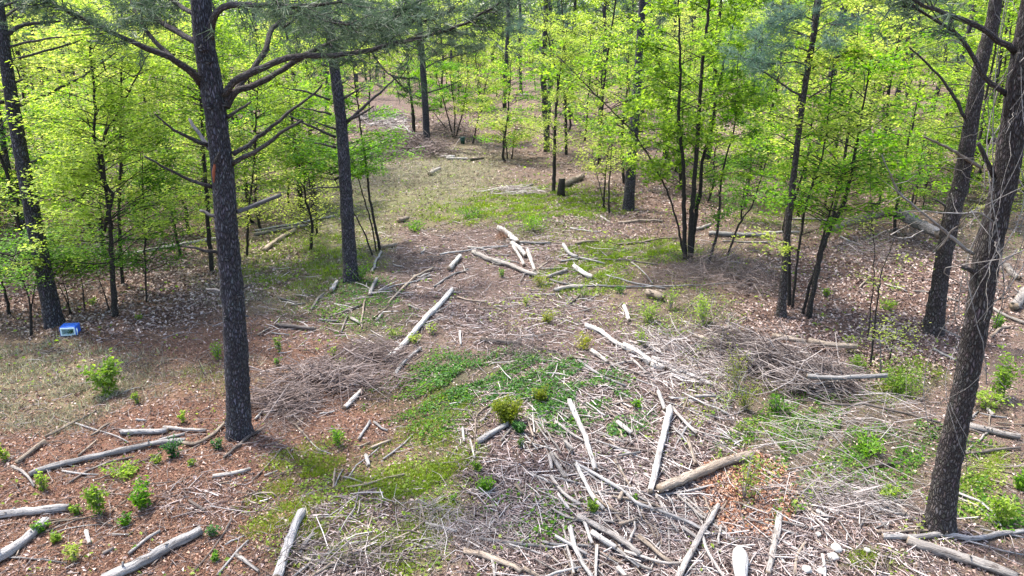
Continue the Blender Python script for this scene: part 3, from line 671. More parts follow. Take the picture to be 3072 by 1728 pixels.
 ('L 130,680 300,710 430,745', 13, 'tan_wood', 'thin tan stick below the long thin one'),
 ('L 1140,800 1180,870 1220,920', 13, 'pale_wood', 'short stick at the left foot of the right foreground pine'),
 ('L 1490,1180 1700,1240 1932,1290', 14, 'grey_wood', 'thin branch above the big smooth pale log'),
 ('L 1600,1090 1800,1130 1940,1160', 14, 'grey_wood', 'thin branch behind the right end of the twisted limb'),
 ('L 1660,190 1700,230', 28, 'pale_wood', 'short pale piece above the right edge log'),
 ('L 1720,290 1800,298 1932,305', 14, 'tan_wood', 'tan stick above the right edge log'),
 ('L 410,1290 425,1360 430,1460', 24, 'white_wood', 'upright lying white stick below the pale stones'),
 ('L 90,1300 130,1350', 20, 'white_wood', 'small white splinters by the bottom debris'),
 ('F 1640,450 1750,500 1932,555 G 100,600 190,625', 36, 'pale_wood', 'long log lying down right across the centre of the clearing'),
 ('G -10,330 40,375', 38, 'white_wood', 'white log with a dark end at the top of the clearing'),
 ('F 1835,272 1932,330', 42, 'white_wood', 'whitish log above the rusty grass tuft'),
 ('G 0,385 60,430 100,480', 35, 'white_wood', 'upper white piece of the stacked wood beside the long log'),
 ('G 10,410 60,490 90,550', 26, 'pale_wood', 'left pale piece of the stacked wood beside the long log'),
 ('G 120,440 145,520 170,590', 30, 'pale_wood', 'right pale piece of the stacked wood beside the long log'),
 ('G 390,400 430,460 490,490', 30, 'grey_wood', 'grey root shaped piece above the fork of thin poles'),
 ('G 490,490 600,515 700,540', 20, 'grey_wood', 'grey pole running right from the root shaped piece'),
 ('G 370,520 440,510 500,500', 18, 'grey_wood', 'grey stick left of the root shaped piece'),
 ('G 470,560 540,610 605,642', 38, 'white_wood', 'short white log with a dark end on green grass'),
 ('G 320,738 430,715 525,712', 33, 'pale_wood', 'curled bark slab in the centre of the clearing'),
 ('G 290,660 450,695 700,710 1000,715', 18, 'grey_wood', 'long thin pole lying level across the clearing'),
 ('G 1000,715 1400,700 1700,680', 13, 'grey_wood', 'thinner pole continuing right into the thicket'),
 ('G 600,505 850,510 1100,550', 14, 'brown_wood', 'thin brown pole below the bright grass'),
 ('G 700,620 900,680 1150,725', 14, 'grey_wood', 'thin grey pole slanting into the long level pole'),
 ('G 900,530 990,600 1060,690', 12, 'pale_wood', 'arched pale twig right of the short white log'),
 ('G 270,640 340,612 412,588', 26, 'pale_wood', 'pale piece right of the long log end'),
 ('G 240,580 300,576 370,572', 14, 'pale_wood', 'small level stick above the long log end'),
 ('G 430,845 470,812 510,780', 18, 'brown_wood', 'short dark stick below the curled bark slab'),
 ('G 845,860 865,910 882,965', 32, 'white_wood', 'small whitish stub by the round weed'),
 ('G 560,1005 660,1045 760,1120 830,1160', 35, 'white_wood', 'upper white log of the line of logs right of centre'),
 ('G 845,1160 950,1210 1050,1285', 50, 'white_wood', 'thick white log in the line of logs right of centre'),
 ('G 1065,1295 1140,1330', 52, 'white_wood', 'hollow stub of log at the end of the line of logs'),
 ('G 600,1195 650,1230 720,1280', 34, 'pale_wood', 'pale log left of the line of white logs'),
 ('G 500,1265 620,1350 720,1410 860,1460', 22, 'grey_wood', 'grey pole left below the line of logs'),
 ('G 1060,1250 1200,1310 1400,1400 1510,1455', 30, 'grey_wood', 'grey log running on from the hollow stub'),
 ('G 1200,1340 1320,1400 1420,1440', 28, 'pale_wood', 'pale log below the hollow stub'),
 ('G 740,1310 820,1290 910,1275', 20, 'pale_wood', 'level pale stick left of the hollow stub'),
 ('G 460,1245 600,1270 730,1290 900,1350 1100,1405', 17, 'brown_wood', 'long thin brown pole under the line of logs'),
 ('G 900,1260 960,1310 1010,1360', 20, 'pale_wood', 'pale splinter below the thick white log'),
 ('G 1380,1080 1500,1120 1560,1150', 32, 'tan_wood', 'tan log sticking out of the left side of the right brush pile'),
 ('G 1390,282 1440,265 1495,245', 26, 'pale_wood', 'pale log behind the three stemmed tree'),
 ('G 800,228 1000,215 1130,220', 22, 'tan_wood', 'distant level log left of the three stemmed tree'),
 ('G 1490,312 1700,320 1932,325', 34, 'grey_wood', 'grey log lying level between the trees right of centre'),
 ('G 1590,368 1760,372 1950,378', 15, 'pale_wood', 'thin pale log just below the grey one between the trees'),
 ('G 800,392 950,380 1100,355 1260,345', 17, 'tan_wood', 'long thin log behind the bright grass strip'),
 ('G 20,380 150,380 285,382', 21, 'grey_wood', 'grey log just above the rusty grass tuft on the right'),
 ('G 480,385 540,380 650,372', 22, 'tan_wood', 'tan log left of the bright grass strip'),
 ('G 1030,760 1080,775 1130,795', 58, 'tan_wood', 'fat pinkish piece of stump in the clearing'),
 ('G 440,270 560,290 660,300', 12, 'grey_wood', 'thin stick in the yellow grass at the top of the clearing'),
 ('G 670,185 740,225', 14, 'pale_wood', 'small pale stick near the far pine foot'),
 ('G 1450,1240 1640,1250', 14, 'grey_wood', 'thin stick left of the big brush pile'),
 ('H 470,275 620,225 780,185 960,148', 60, 'tan_wood', 'left half of the fallen forked trunk, pale with orange bark', .45),
 ('H 990,155 1120,230 1280,315', 72, 'stub_wood', 'right half of the fallen forked trunk, brown and mossy', .5),
 ('H 40,1085 150,1105 275,1130', 44, 'tan_wood', 'tan log behind the right brush pile, left piece', .12),
 ('H 310,1120 450,1148 665,1168', 45, 'tan_wood', 'tan log behind the right brush pile, longer right piece', .12),
 ('H 300,1390 500,1403 700,1392 890,1383', 36, 'grey_wood', 'smooth grey log sticking out of the right end of the brush pile', .4),
 ('H 1945,750 1905,800 1860,860', 72, 'pale_wood', 'pale thick log end at the right edge'),
 ('H 1800,560 1850,620 1890,650', 44, 'pale_wood', 'pale broken slab near the right edge'),
 ('H 1700,880 1800,935 1945,990', 26, 'pale_wood', 'pale pole right of the vine covered pine'),
 ('H 1680,1090 1760,1030 1850,1010', 20, 'tan_wood', 'tan stick behind the vine covered pine'),
 ('H 1170,970 1300,1030 1450,1095', 15, 'pale_wood', 'bare pale stick leaning behind the vine covered pine', .15),
 ('H 1245,1180 1350,1232 1450,1290', 18, 'grey_wood', 'grey stick just left of the vine covered pine'),
 ('H 1090,745 1250,760 1300,800 1350,860', 13, 'pale_wood', 'bent thin pale stick at the foot of the rear leaning pine'),
 ('H 880,690 970,720 1050,750', 14, 'pale_wood', 'short pale stick on the dead leaves at right'),
 ('H 690,720 750,655', 12, 'tan_wood', 'small tan stick on the dead leaves at right'),
 ('H 1350,790 1440,820', 16, 'pale_wood', 'short stick right of the rear leaning pine foot'),
 ('H 170,200 330,205 480,215', 16, 'pale_wood', 'thin pale log behind the double trunk on the right'),
 ('H -10,300 100,300 230,300', 18, 'white_wood', 'whitish log seen behind the slim right pine'),
 ('H 540,330 640,380 700,400', 14, 'grey_wood', 'grey stick right of the double trunk'),
 ('F 965,1280 1080,1180 1180,1070 1290,940 1400,830 1475,740', 42, 'white_wood', 'very long straight white log left of centre'),
 ('F 1045,1380 1110,1290 1240,1178', 28, 'grey_wood', 'shorter grey log right of the foot of the long white log'),
 ('F 1060,1250 1120,1215', 26, 'tan_wood', 'tan stub beside the foot of the long white log'),
 ('F 1270,985 1330,965 1385,940', 15, 'pale_wood', 'thin side branch touching the long white log'),
 ('F 1335,850 1380,880 1400,900', 14, 'brown_wood', 'dark twig across the long white log'),
 ('F 1340,790 1450,795', 12, 'brown_wood', 'thin dark stick crossing the top of the long white log'),
 ('F 60,437 150,370 290,285', 34, 'tan_wood', 'tan log tilted below the long pair of logs behind the pine'),
 ('F -10,318 150,290 350,255 480,245', 24, 'pale_wood', 'lower pale log of the pair behind the foreground pine'),
 ('F -10,290 150,262 300,240 450,205 590,180', 20, 'grey_wood', 'upper grey log of the pair behind the foreground pine'),
 ('E 950,475 1180,430 1400,390 1640,350', 30, 'white_wood', 'long whitish fallen trunk left of the foreground pine'),
 ('E 360,358 500,335 690,325', 17, 'white_wood', 'thin white log behind the left pine'),
 ('E 1130,260 1250,235', 14, 'pale_wood', 'small pale log in the leaves at left'),
 ('F 1700,1108 1800,1122 1932,1135 G 60,1140', 32, 'brown_wood', 'dark weathered log left of the ivy patch'),
 ('G 180,1180 330,1200', 14, 'brown_wood', 'dark stick right of the dark weathered log'),
 ('F 160,1000 300,1015 440,1030', 34, 'brown_wood', 'dark grey log with a knob end right of the foreground pine'),
 ('F 480,960 560,968 620,972', 18, 'grey_wood', 'small grey stick below the second pine'),
 ('F 1460,578 1500,530 1540,483', 36, 'white_wood', 'whitish log piece at the top of the chip field'),
 ('F 855,775 880,715 912,655', 28, 'grey_wood', 'grey leaning stub right of the second pine'),
 ('F 800,1020 800,930 825,810', 16, 'tan_wood', 'tan stick below the grey leaning stub'),
 ('F 570,745 610,680', 36, 'grey_wood', 'grey log end in the ivy left of the second pine foot'),
 ('F 415,885 460,815 510,765', 18, 'pale_wood', 'pale stick left of the ivy around the second pine'),
 ('F 690,930 640,1060', 15, 'brown_wood', 'dark stick below the ivy around the second pine'),
 ('F 720,950 790,990', 24, 'pale_wood', 'pale stub below the ivy around the second pine'),
 ('F 550,940 650,910 700,890 810,840', 16, 'brown_wood', 'dark bent branch in the ivy below the second pine'),
 ('F 880,600 900,530 945,450', 20, 'grey_wood', 'grey branch at the foot of the thin stems by the second pine'),
 ('F 1390,470 1600,440 1740,418 1900,410', 15, 'grey_wood', 'long level stick at the top of the chip field'),
 ('F 1600,415 1660,420 1740,440', 18, 'white_wood', 'short white stick at the head of the long centre log'),
 ('F 1000,840 1060,770 1140,690 1200,640 1340,570', 18, 'tan_wood', 'long bent branch left of the chip field'),
 ('F 920,745 1050,705 1180,680 1320,630', 13, 'grey_wood', 'thin stick crossing the long bent branch'),
 ('F 1340,712 1450,640 1600,580', 16, 'grey_wood', 'stick pointing up right above the long white log'),
 ('F 1190,630 1240,640 1310,612', 15, 'pale_wood', 'small pale stick by the bent branch'),
 ('F 1520,790 1650,820 1735,835', 17, 'tan_wood', 'level tan stick in the chip field'),
 ('F 165,790 300,835', 17, 'pale_wood', 'thin pale stick left of the second pine'),
 ('F 265,852 365,840', 14, 'pale_wood', 'short pale stick below the thin one left of the second pine'),
 ('F 10,1075 60,1045 100,1025', 16, 'tan_wood', 'tan stick right behind the foreground pine'),
 ('F 120,1060 250,1080', 13, 'grey_wood', 'thin stick under the dark grey log with a knob'),
 ('F 1150,850 1225,885', 14, 'pale_wood', 'small pale stick left of the long white log'),
 ('F 880,950 990,870', 15, 'tan_wood', 'tan stick between the pine and the long white log'),
 ('F 905,970 960,910', 18, 'pale_wood', 'pale splinter beside that tan stick'),
 ('F 1540,1050 1545,1150', 20, 'white_wood', 'short white upright stick left of the dark log'),
 ('F 940,412 1050,395', 32, 'tan_wood', 'mossy log piece at the foot of the thin stems'),
 ('F 1080,212 1140,196', 38, 'tan_wood', 'sawn log piece in the grass of the track'),
 ('F 1240,460 1275,435', 14, 'pale_wood', 'tiny pale stick at the top left of the chip field'),
 ('F 1040,545 1105,560', 16, 'pale_wood', 'little pale stick left of the chip field'),
 ('F 780,1290 850,1230', 20, 'pale_wood', 'pale stick in the upper brush pile left of the white log'),
 ('F 770,1449 775,1370', 20, 'grey_wood', 'short grey upright stick in the brush pile'),
 ('B 1310,1312 1385,1272', 34, 'pale_wood', 'pale log piece in the dry grass of the far track'),
 ('B 1400,1175 1500,1182', 22, 'white_wood', 'short white log at the right end of the far brush heap'),
 ('B 1440,1195 1600,1198', 24, 'pale_wood', 'pale log in front of the far brush heap'),
 ('B 1600,1205 1720,1192', 18, 'brown_wood', 'dark broken log right of the far brush heap'),
 ('B 715,1245 830,1190 925,1100', 17, 'pale_wood', 'pale pole leaning beside the second pine', .0),
 ('B 790,885 900,880 990,910', 16, 'white_wood', 'whitish log in the distant slash left of the track'),
 ('B 860,950 900,915 940,890', 14, 'pale_wood', 'tilted pale stick in the distant slash'),
 ('B 1120,960 1180,1010', 14, 'white_wood', 'pale log by the foot of the far centre pine'),
 ('C 400,1392 460,1360 530,1330', 44, 'tan_wood', 'tan log lying behind the dark stump'),
 ('C 60,1395 160,1390', 14, 'pale_wood', 'pale stick in the small heap at the head of the clearing'),
 ('C 30,715 120,715', 18, 'pale_wood', 'distant pale log left of the centre saplings'),
 ('C 1080,1100 1140,1105', 26, 'tan_wood', 'distant tan log among the trees'),
]
for a in LOGS:
    log(*a[:4], **({'lift': a[4]} if len(a) > 4 else {}))

# sticks nothing in the photograph tells apart: individuals that share a label
def zone_sticks(n, zones, Lr, rr, mats, label, group, ang=None):
    pool = []
    for k in range(8):
        mb = MB(); L = 1.0; m = 5; Q = np.stack([np.linspace(-.5, .5, m), rng.normal(size=m) * .02, rng.normal(size=m) * .008], -1)
        tube(mb, Q, np.linspace(.5, .38, m) * .06, 6, True, .08, 0, 1, k * 7, 1.0)
        pool.append(mb.mesh('stick', [M[mats[k % len(mats)]], M['cut_end']]))
    P, t = pick(zones, n, .15)
    for p in P:
        L = rnd.uniform(*Lr); r = rnd.uniform(*rr)
        o = bpy.data.objects.new('stick', rnd.choice(pool)); COL.objects.link(o)
        a = rnd.uniform(0, math.pi) if ang is None else rnd.gauss(ang, .6)
        o.location = (p[0], p[1], p[2] + r + rnd.uniform(0, .04)); o.rotation_euler = (rnd.uniform(0, 6.28), rnd.gauss(0, .04), a)
        o.rotation_mode = 'XYZ'
        s = r / .03
        o.scale = (L, s, s); tag(o, label, 'stick', group)
WZ = ['pale_wood', 'white_wood', 'tan_wood', 'grey_wood']
for n_, z_, l_ in ((32, (1640, 1290, 110, 90, 1), 'short bleached stick between the cedar bush and the straight white log'), (26, (1860, 1260, 90, 110, 1), 'short bleached stick between the straight white log and the long peeled log'),
                   (26, (2090, 1250, 110, 90, 1), 'short bleached stick right of the top of the long peeled log'), (34, (1760, 1500, 150, 90, 1), 'short bleached stick above the sawn log in the lower debris'),
                   (30, (2010, 1560, 130, 90, 1), 'short bleached stick left of the crossed log in the lower debris'), (22, (1800, 1670, 200, 40, 1), 'short bleached stick along the bottom edge below the white logs'),
                   (26, (1980, 1080, 150, 70, .8), 'short bleached stick around the line of white logs')):
    zone_sticks(n_, [z_], (.35, 1.1), (.008, .02), WZ, l_, l_.replace('short bleached stick', 'sticks'), 2.2)
zone_sticks(60, [(1500, 840, 240, 130, 1), (1400, 730, 250, 50, 1), (1650, 960, 200, 80, .8)], (.3, .9), (.008, .018), ['pale_wood', 'grey_wood', 'tan_wood'],
            'short pale stick in the chip field of the upper clearing', 'short sticks in the chip field')
zone_sticks(40, [(2550, 1560, 300, 120, 1), (2950, 1350, 110, 150, .7)], (.3, .8), (.01, .02), ['grey_wood', 'pale_wood', 'tan_wood'],
            'short grey stick in the right hand debris', 'short sticks at the right')
zone_sticks(26, [(500, 1450, 450, 200, 1), (250, 1640, 240, 60, 1)], (.2, .5), (.007, .014), ['brown_wood', 'tan_wood'],
            'short brown stick on the red pine straw at left', 'short sticks on the straw')

# ------------------------------------------------------------------ brush piles and thickets (nobody could count their twigs)
def pile(name, blobs, n, L, r, hgt, m, label, cat='brush pile', ang=None, bend=.08, tilt=.3, sp=.7):
    mb = MB(); tot = sum(b[2] * b[3] for b in blobs)
    for cx, cy, rx, ry in blobs:
        k = int(n * rx * ry / tot); q = rng.normal(size=(k, 2)) * .5; q = np.clip(q, -1.3, 1.3)
        P, t = ground(cx + q[:, 0] * rx, cy + q[:, 1] * ry)
        z = hgt * np.exp(-(q ** 2).sum(1) * 1.3) * rng.random(k)
        th = rng.random(k) * math.pi if ang is None else rng.normal(ang, sp, k)
        el = rng.normal(size=k) * tilt; l = L * (.3 + rng.random(k) ** 1.5)
        D = np.stack([np.cos(th) * np.cos(el), np.sin(th) * np.cos(el), np.sin(el)], -1) * l[:, None] / 2
        C = P + np.array([0, 0, 1.]) * (z + np.abs(D[:, 2]) + .01)[:, None]
        soup_tubes(mb, C - D, C + D, r * (.35 + rng.random(k) ** 2 * 1.3), bend)
    return tag(mb.build(name, m), label, cat, kind='stuff')
pile('brush_pile', [(1000, 1150, 190, 55), (1120, 1080, 110, 45), (860, 1220, 110, 45)], 1900, .6, .008, .32, M['twigs_brown'], 'dark brush pile of fine twigs right of the foreground pine', ang=.5, bend=.14)
pile('brush_pile', [(870, 1260, 80, 50), (830, 1310, 70, 70)], 220, .5, .004, .1, M['twigs_brown'], 'loose dark twigs around the foot of the foreground pine', bend=.15)
pile('brush_pile', [(2300, 1105, 150, 38), (2450, 1165, 140, 38), (2200, 1050, 90, 30)], 1700, .8, .008, .5, M['twigs_grey'], 'large grey brush pile in front of the two tan logs', ang=-.5, bend=.14)
pile('brush_pile', [(2550, 1290, 260, 70), (2400, 1350, 180, 70), (2680, 1230, 160, 50)], 300, .9, .004, .2, M['twigs_pale'], 'sprawl of thin pale twigs left of the right foreground pine', ang=-.6, bend=.14)
pile('brush_pile', [(2500, 1480, 230, 60), (2620, 1530, 180, 45)], 420, .6, .0045, .1, M['twigs_pale'], 'tangle of thin twigs above the pale stones', ang=-.4, bend=.15)
pile('brush_pile', [(1400, 1600, 200, 80), (1300, 1540, 100, 45)], 520, .4, .0035, .06, M['twigs_pale'], 'matted thin twigs at bottom centre left of the white debris', bend=.18)
pile('brush_pile', [(1050, 1680, 200, 40)], 160, .6, .005, .06, M['twigs_grey'], 'loose twigs around the fan of branches on the bottom edge', ang=.5, bend=.14)
pile('brush_pile', [(1240, 450, 75, 20), (1180, 455, 50, 22), (1310, 465, 50, 12)], 1500, 1.0, .016, .8, M['twigs_brown'], 'far brown brush heap at the end of the track', ang=None, bend=.14)
pile('brush_pile', [(1140, 365, 80, 20), (1180, 385, 40, 14)], 500, 1.6, .022, .6, M['twigs_pale'], 'distant pale slash heap left of the track')
pile('brush_pile', [(1350, 400, 80, 30)], 500, 1.2, .016, .6, M['twigs_brown'], 'brown slash heap behind the far centre pine', bend=.14)
pile('brush_pile', [(1550, 575, 90, 13)], 200, .8, .012, .15, M['twigs_pale'], 'small pale stick heap at the head of the clearing', ang=.1, tilt=.1)
pile('brush_pile', [(1980, 1050, 140, 50), (2050, 1130, 100, 45)], 380, .6, .009, .12, M['twigs_pale'], 'pale sticks heaped around the line of white logs', ang=-.7, bend=.12)
pile('bramble_thicket', [(2150, 820, 150, 40), (2080, 850, 110, 32), (2250, 870, 90, 40)], 900, .8, .0045, .5, M['twigs_brown'], 'brown bramble tangle under the trees right of centre', 'thicket', None, .25, .5)
pile('bramble_thicket', [(2620, 780, 160, 40), (2720, 720, 110, 40)], 420, .9, .005, .4, M['twigs_grey'], 'grey twig tangle behind the dead leaves at right', 'thicket', None, .25, .4)
pile('bramble_thicket', [(2960, 800, 110, 110)], 350, .8, .005, .5, M['twigs_grey'], 'grey tangle behind the vine covered pine', 'thicket', None, .25, .4)
pile('dry_weeds', [(1560, 1060, 100, 40)], 420, .3, .003, .1, M['twigs_grey'], 'fine grey dry weeds left of the ivy patch', 'dry weeds', None, .25, .9)
pile('dry_weeds', [(2100, 990, 120, 80), (2180, 1180, 80, 110)], 330, .6, .0035, .2, M['twigs_pale'], 'pale dry weed stems left of the right brush pile', 'dry weeds', None, .25, 1.0)
pile('dry_weeds', [(480, 1120, 200, 50), (820, 1050, 110, 50)], 260, .5, .003, .15, M['twigs_grey'], 'thin dry weeds left of the foreground pine', 'dry weeds', None, .25, 1.1)
pile('dry_weeds', [(1300, 520, 170, 50)], 1100, .4, .005, .2, M['grass_dry'], 'tall dry grass stems on the far track', 'dry weeds', None, .15, 1.2)
pile('dry_weeds', [(1950, 690, 230, 40), (1500, 700, 110, 25)], 420, .4, .005, .12, M['twigs_brown'], 'dry stalks behind the bright grass strip', 'dry weeds', None, .25, .8)
pile('rusty_grass_tuft', [(1505, 716, 14, 8)], 160, .3, .004, .12, M['litter_red'], 'round rusty brown tuft of dead grass by the whitish log', 'grass tuft', None, .1, 1.3)

# ------------------------------------------------------------------ trees
def along(P, s):
    "points at fractions s of a polyline"
    L = np.concatenate([[0], np.cumsum(np.linalg.norm(np.diff(P, axis=0), axis=1))]); L /= L[-1]
    return np.stack([np.interp(s, L, P[:, k]) for k in range(3)], -1)
def needle_tufts(mb, C, D, n=26, L=.19, wdt=.0022, sc=1.0):
    "tufts at points C pointing along D"
    k = len(C); C = np.repeat(C, n, 0); D = np.repeat(D, n, 0)
    base = C - D * rng.random((k * n, 1)) * .14 * sc
    d = D * .75 + rng.normal(size=(k * n, 3)) * .62; d /= np.linalg.norm(d, axis=1)[:, None]
    tip = base + d * (L * sc * (.7 + .5 * rng.random((k * n, 1)))); tip[:, 2] -= .02 * sc
    blades(mb, base, tip, wdt * sc)
def needle_branch(wood, green, Q, rad, dens=1.0, start=.35, twig=.8, n=17, sc=1.0, flat=.35, w=.0045):
    "side twigs with needle tufts along a limb Q"
    L = np.linalg.norm(np.diff(Q, axis=0), axis=1).sum(); k = max(3, int(L * 8.5 * dens / sc))
    ss = start + (1 - start) * rng.random(k); B = along(Q, ss); T = along(Q, np.minimum(ss + .03, 1)) - along(Q, ss - .03)
    T /= np.linalg.norm(T, axis=1)[:, None]
    C = []; D = []
    for i in range(k):
        d = T[i] * .8 + rng.normal(size=3) * np.array([.7, .7, flat]); d /= np.linalg.norm(d)
        ln = twig * (.35 + .75 * rng.random()) * (1.1 - .5 * ss[i])
        mid = B[i] + d * ln * .5 + np.array([0, 0, rng.normal() * .05]); end = B[i] + d * ln + np.array([0, 0, -.03 + rng.normal() * .06])
        tube(wood, [B[i], mid, end], np.array([.008, .006, .004]) * sc, 3, False)
        for f in (.45, .7, 1.0):
            p = B[i] + (end - B[i]) * f + rng.normal(size=3) * .05 * sc; C.append(p); D.append(d + rng.normal(size=3) * .3)
            if rng.random() < .6:
                q = p + rng.normal(size=3) * .16 * sc * np.array([1, 1, .5]); C.append(q); D.append(d + rng.normal(size=3) * .5)
    C.append(Q[-1]); D.append(T[-1])
    D = np.array(D); D /= np.linalg.norm(D, axis=1)[:, None]
    needle_tufts(green, np.array(C), D, n, .20, w, sc)
def pine(label, trunk, wz, bark_m, branches, cat='pine tree', group=None, ext=2.0, seg=.07, ns=26, yoff=0.0, needle='needles', flare=1.25, name='pine_tree'):
    """trunk: traced centre line from foot to top; wz: widths (photo tile units) at those points;
    branches: (trace, w0, w1, dy, kind) kind 0 dead, 1 with needles"""
    px = tp(trunk); base, t0 = ground(px[0, 0], px[0, 1]); Y0 = base[1] + yoff
    P, t = at_y(px[:, 0], px[:, 1], Y0 + 0 * px[:, 0]); P[0] = base + np.array([0, 0, -.08])
    r = np.array(wz) * .5 * ZS / FPX * t
    d = (P[-1] - P[-2]) / np.linalg.norm(P[-1] - P[-2]); P = np.vstack([P, P[-1] + d * ext]); r = np.append(r, r[-1] * .85)
    cum = np.concatenate([[0], np.cumsum(np.linalg.norm(np.diff(P, axis=0), axis=1))])
    n = int(cum[-1] / seg) + 2; Q = spline(P, n); s = np.linspace(0, cum[-1], n); rr = np.interp(s, cum, r)
    rr = rr * (1 + (flare - 1) * np.exp(-s / .22))
    root = empty(name, tuple(base), label, cat, group); o = np.array(root.location)
    mb = MB(); tube(mb, Q, rr, ns, True, .035, 0, None, rnd.randrange(9999)); mb.build('trunk', M[bark_m], root, o)
    for b in branches:
        tr, w0, w1, dy, kind = b[:5]; q = tp(tr); m = len(q)
        k = np.linspace(0, 1, m); BP, bt = at_y(q[:, 0], q[:, 1], Y0 + dy * k)
        br = np.linspace(w0, w1, m) * .5 * ZS / FPX * bt
        L = np.linalg.norm(np.diff(BP, axis=0), axis=1).sum(); nn = max(5, int(L / .12)); BQ = spline(BP, nn)
        BQ[1:-1] += rng.normal(size=(nn - 2, 3)) * .006
        mb = MB(); tube(mb, BQ, np.interp(np.linspace(0, 1, nn), k, br), 8 if w0 > 14 else 5, True, .06, 0, None, rnd.randrange(9999))
        ndl = MB()
        dens = b[5] if len(b) > 5 else 1.0
        if kind:
            needle_branch(mb, ndl, BQ, br, dens, b[6] if len(b) > 6 else .35)
        else:
            for _ in range(int(L * 2.2)):
                f = rng.random() * .8 + .15; p = along(BQ, np.array([f]))[0]
                dd = rng.normal(size=3); dd /= np.linalg.norm(dd); tube(mb, [p, p + dd * .12, p + dd * .3 + rng.normal(size=3) * .03], [.006, .004, .002], 3, False)
        bo = mb.build('branch', M['branch_bark'] if (len(b) < 8) else M[b[7]], root, o)
        if kind: 
            g = ndl.build('needles', M[needle], bo, o, smooth=False); g['kind'] = 'stuff'
    return root, Q, Y0, o

main, mq, mY, mo = pine('tall dark pine nearest the camera left of centre, with an orange scar and many limbs',
 'I 1805,385 E 1770,1000 E 1720,400 A 1680,1300 A 1605,700 A 1545,350 A 1515,0', [176, 165, 160, 160, 162, 150, 148], 'pine_bark', [
 ('A 1505,620 1450,550 1310,450 1040,330 640,150 350,0', 60, 22, -1.2, 1, .9, .45),
 ('A 1320,450 1200,350 1080,200 1030,100 980,0', 36, 20, .6, 1, 1.0, .4),
 ('A 1500,330 1300,220 1150,110 1060,-20', 50, 34, .8, 1, 1.3, .4),
 ('A 1470,110 1380,60 1280,-10', 40, 34, .5, 1, 1.0, .4),
 ('A 1590,290 1610,150 1680,60 1850,35 B 0,40 200,45 450,40 650,10', 60, 16, -.8, 1, 1.0, .3),
 ('A 1690,720 1760,620 B 0,530 200,450 380,420 600,415 900,370 1200,290 1400,240 1600,160 1800,50 1900,-20', 58, 14, -.6, 1, 1.0, .4),
 ('A 1700,760 1800,680 B 0,640 150,560 300,460 420,390 600,310 780,240 960,170 1100,80 1280,-10', 50, 18, .9, 1, 1.1, .35),
 ('A 1715,810 1810,640 B 0,490 80,350 120,230 210,135', 50, 34, 1.2, 0),
 ('B 200,210 400,80 600,160 800,180 1050,175 1350,140 1500,60', 22, 10, 1.0, 1, 1.3, .1),
 ('B 60,100 300,110 560,170 800,190 1000,190', 20, 9, -.3, 1, 1.3, .2),
 ('B 860,370 960,520 1060,580 1200,590', 16, 7, -.5, 1, .35, .5),
 ('A 1720,885 1800,830 1890,770', 32, 16, .3, 0),
 ('A 1755,1165 1850,1110 B 0,1050 150,930 260,840 400,740 500,640', 38, 14, .5, 0),
 ('A 1750,1240 1850,1180 B 0,1140 180,1010 350,910', 38, 20, -.5, 0),
 ('A 1585,1100 1400,1030 1250,930 1170,860', 32, 12, -.4, 0),
 ('A 1585,1120 1500,1010 1430,900', 40, 20, .6, 0, 1, .3, 'stub_wood'),
 ('A 1610,1415 1400,1340 1250,1270 1090,1180', 30, 14, -.6, 0),
 ('E 1690,480 1620,450 1550,440 1380,410', 32, 14, -.3, 0),
 ('E 1640,190 1580,165 1510,140', 28, 20, .2, 0, 1, .3, 'stub_wood'),
 ('E 1790,150 1932,95 F 190,20', 36, 28, .5, 0, 1, .3, 'stub_wood'),
 ('E 1690,755 1630,735 1560,735', 24, 16, .1, 0, 1, .3, 'stub_wood'),
 ('E 1820,730 1900,700', 20, 8, .1, 0), ('E 1780,950 1800,938 1875,938', 22, 14, .0, 0, 1, .3, 'stub_wood')])
# the torn orange wound and the swollen knots of the foreground pine
def trunk_patch(name, zx, Y0, o, root, w, h, m, dy=-.2, lab=None):
    p = tp(zx); P, t = at_y(p[:, 0], p[:, 1], Y0 + dy + 0 * p[:, 0])
    mb = MB(); q = spline(P, 10); f = np.sin(np.linspace(.25, 2.9, 10)); tube(mb, q, w * f, 9, True, .18, 0, None, 3)
    ob = mb.build(name, m, root, o)
    if lab: ob['label'] = lab
trunk_patch('torn_wound', 'A 1618,1225 1614,1300 1612,1380', mY, mo, main, .02, .2, M['wound'], -.185, 'torn orange wound in the bark')
trunk_patch('broken_stub', 'A 1618,1240 1640,1190 1660,1140', mY, mo, main, .022, .2, M['branch_bark'], -.21)
for zx in ('E 1790,775 1830,770', 'E 1700,490 1740,500', 'E 1690,950 1730,955', 'A 1560,455 1590,470', 'A 1690,775 1715,790', 'A 1560,800 1600,800', 'A 1500,360 1560,370'):
    trunk_patch('knot', zx, mY, mo, main, .05, .1, M['pine_bark'], -.15)

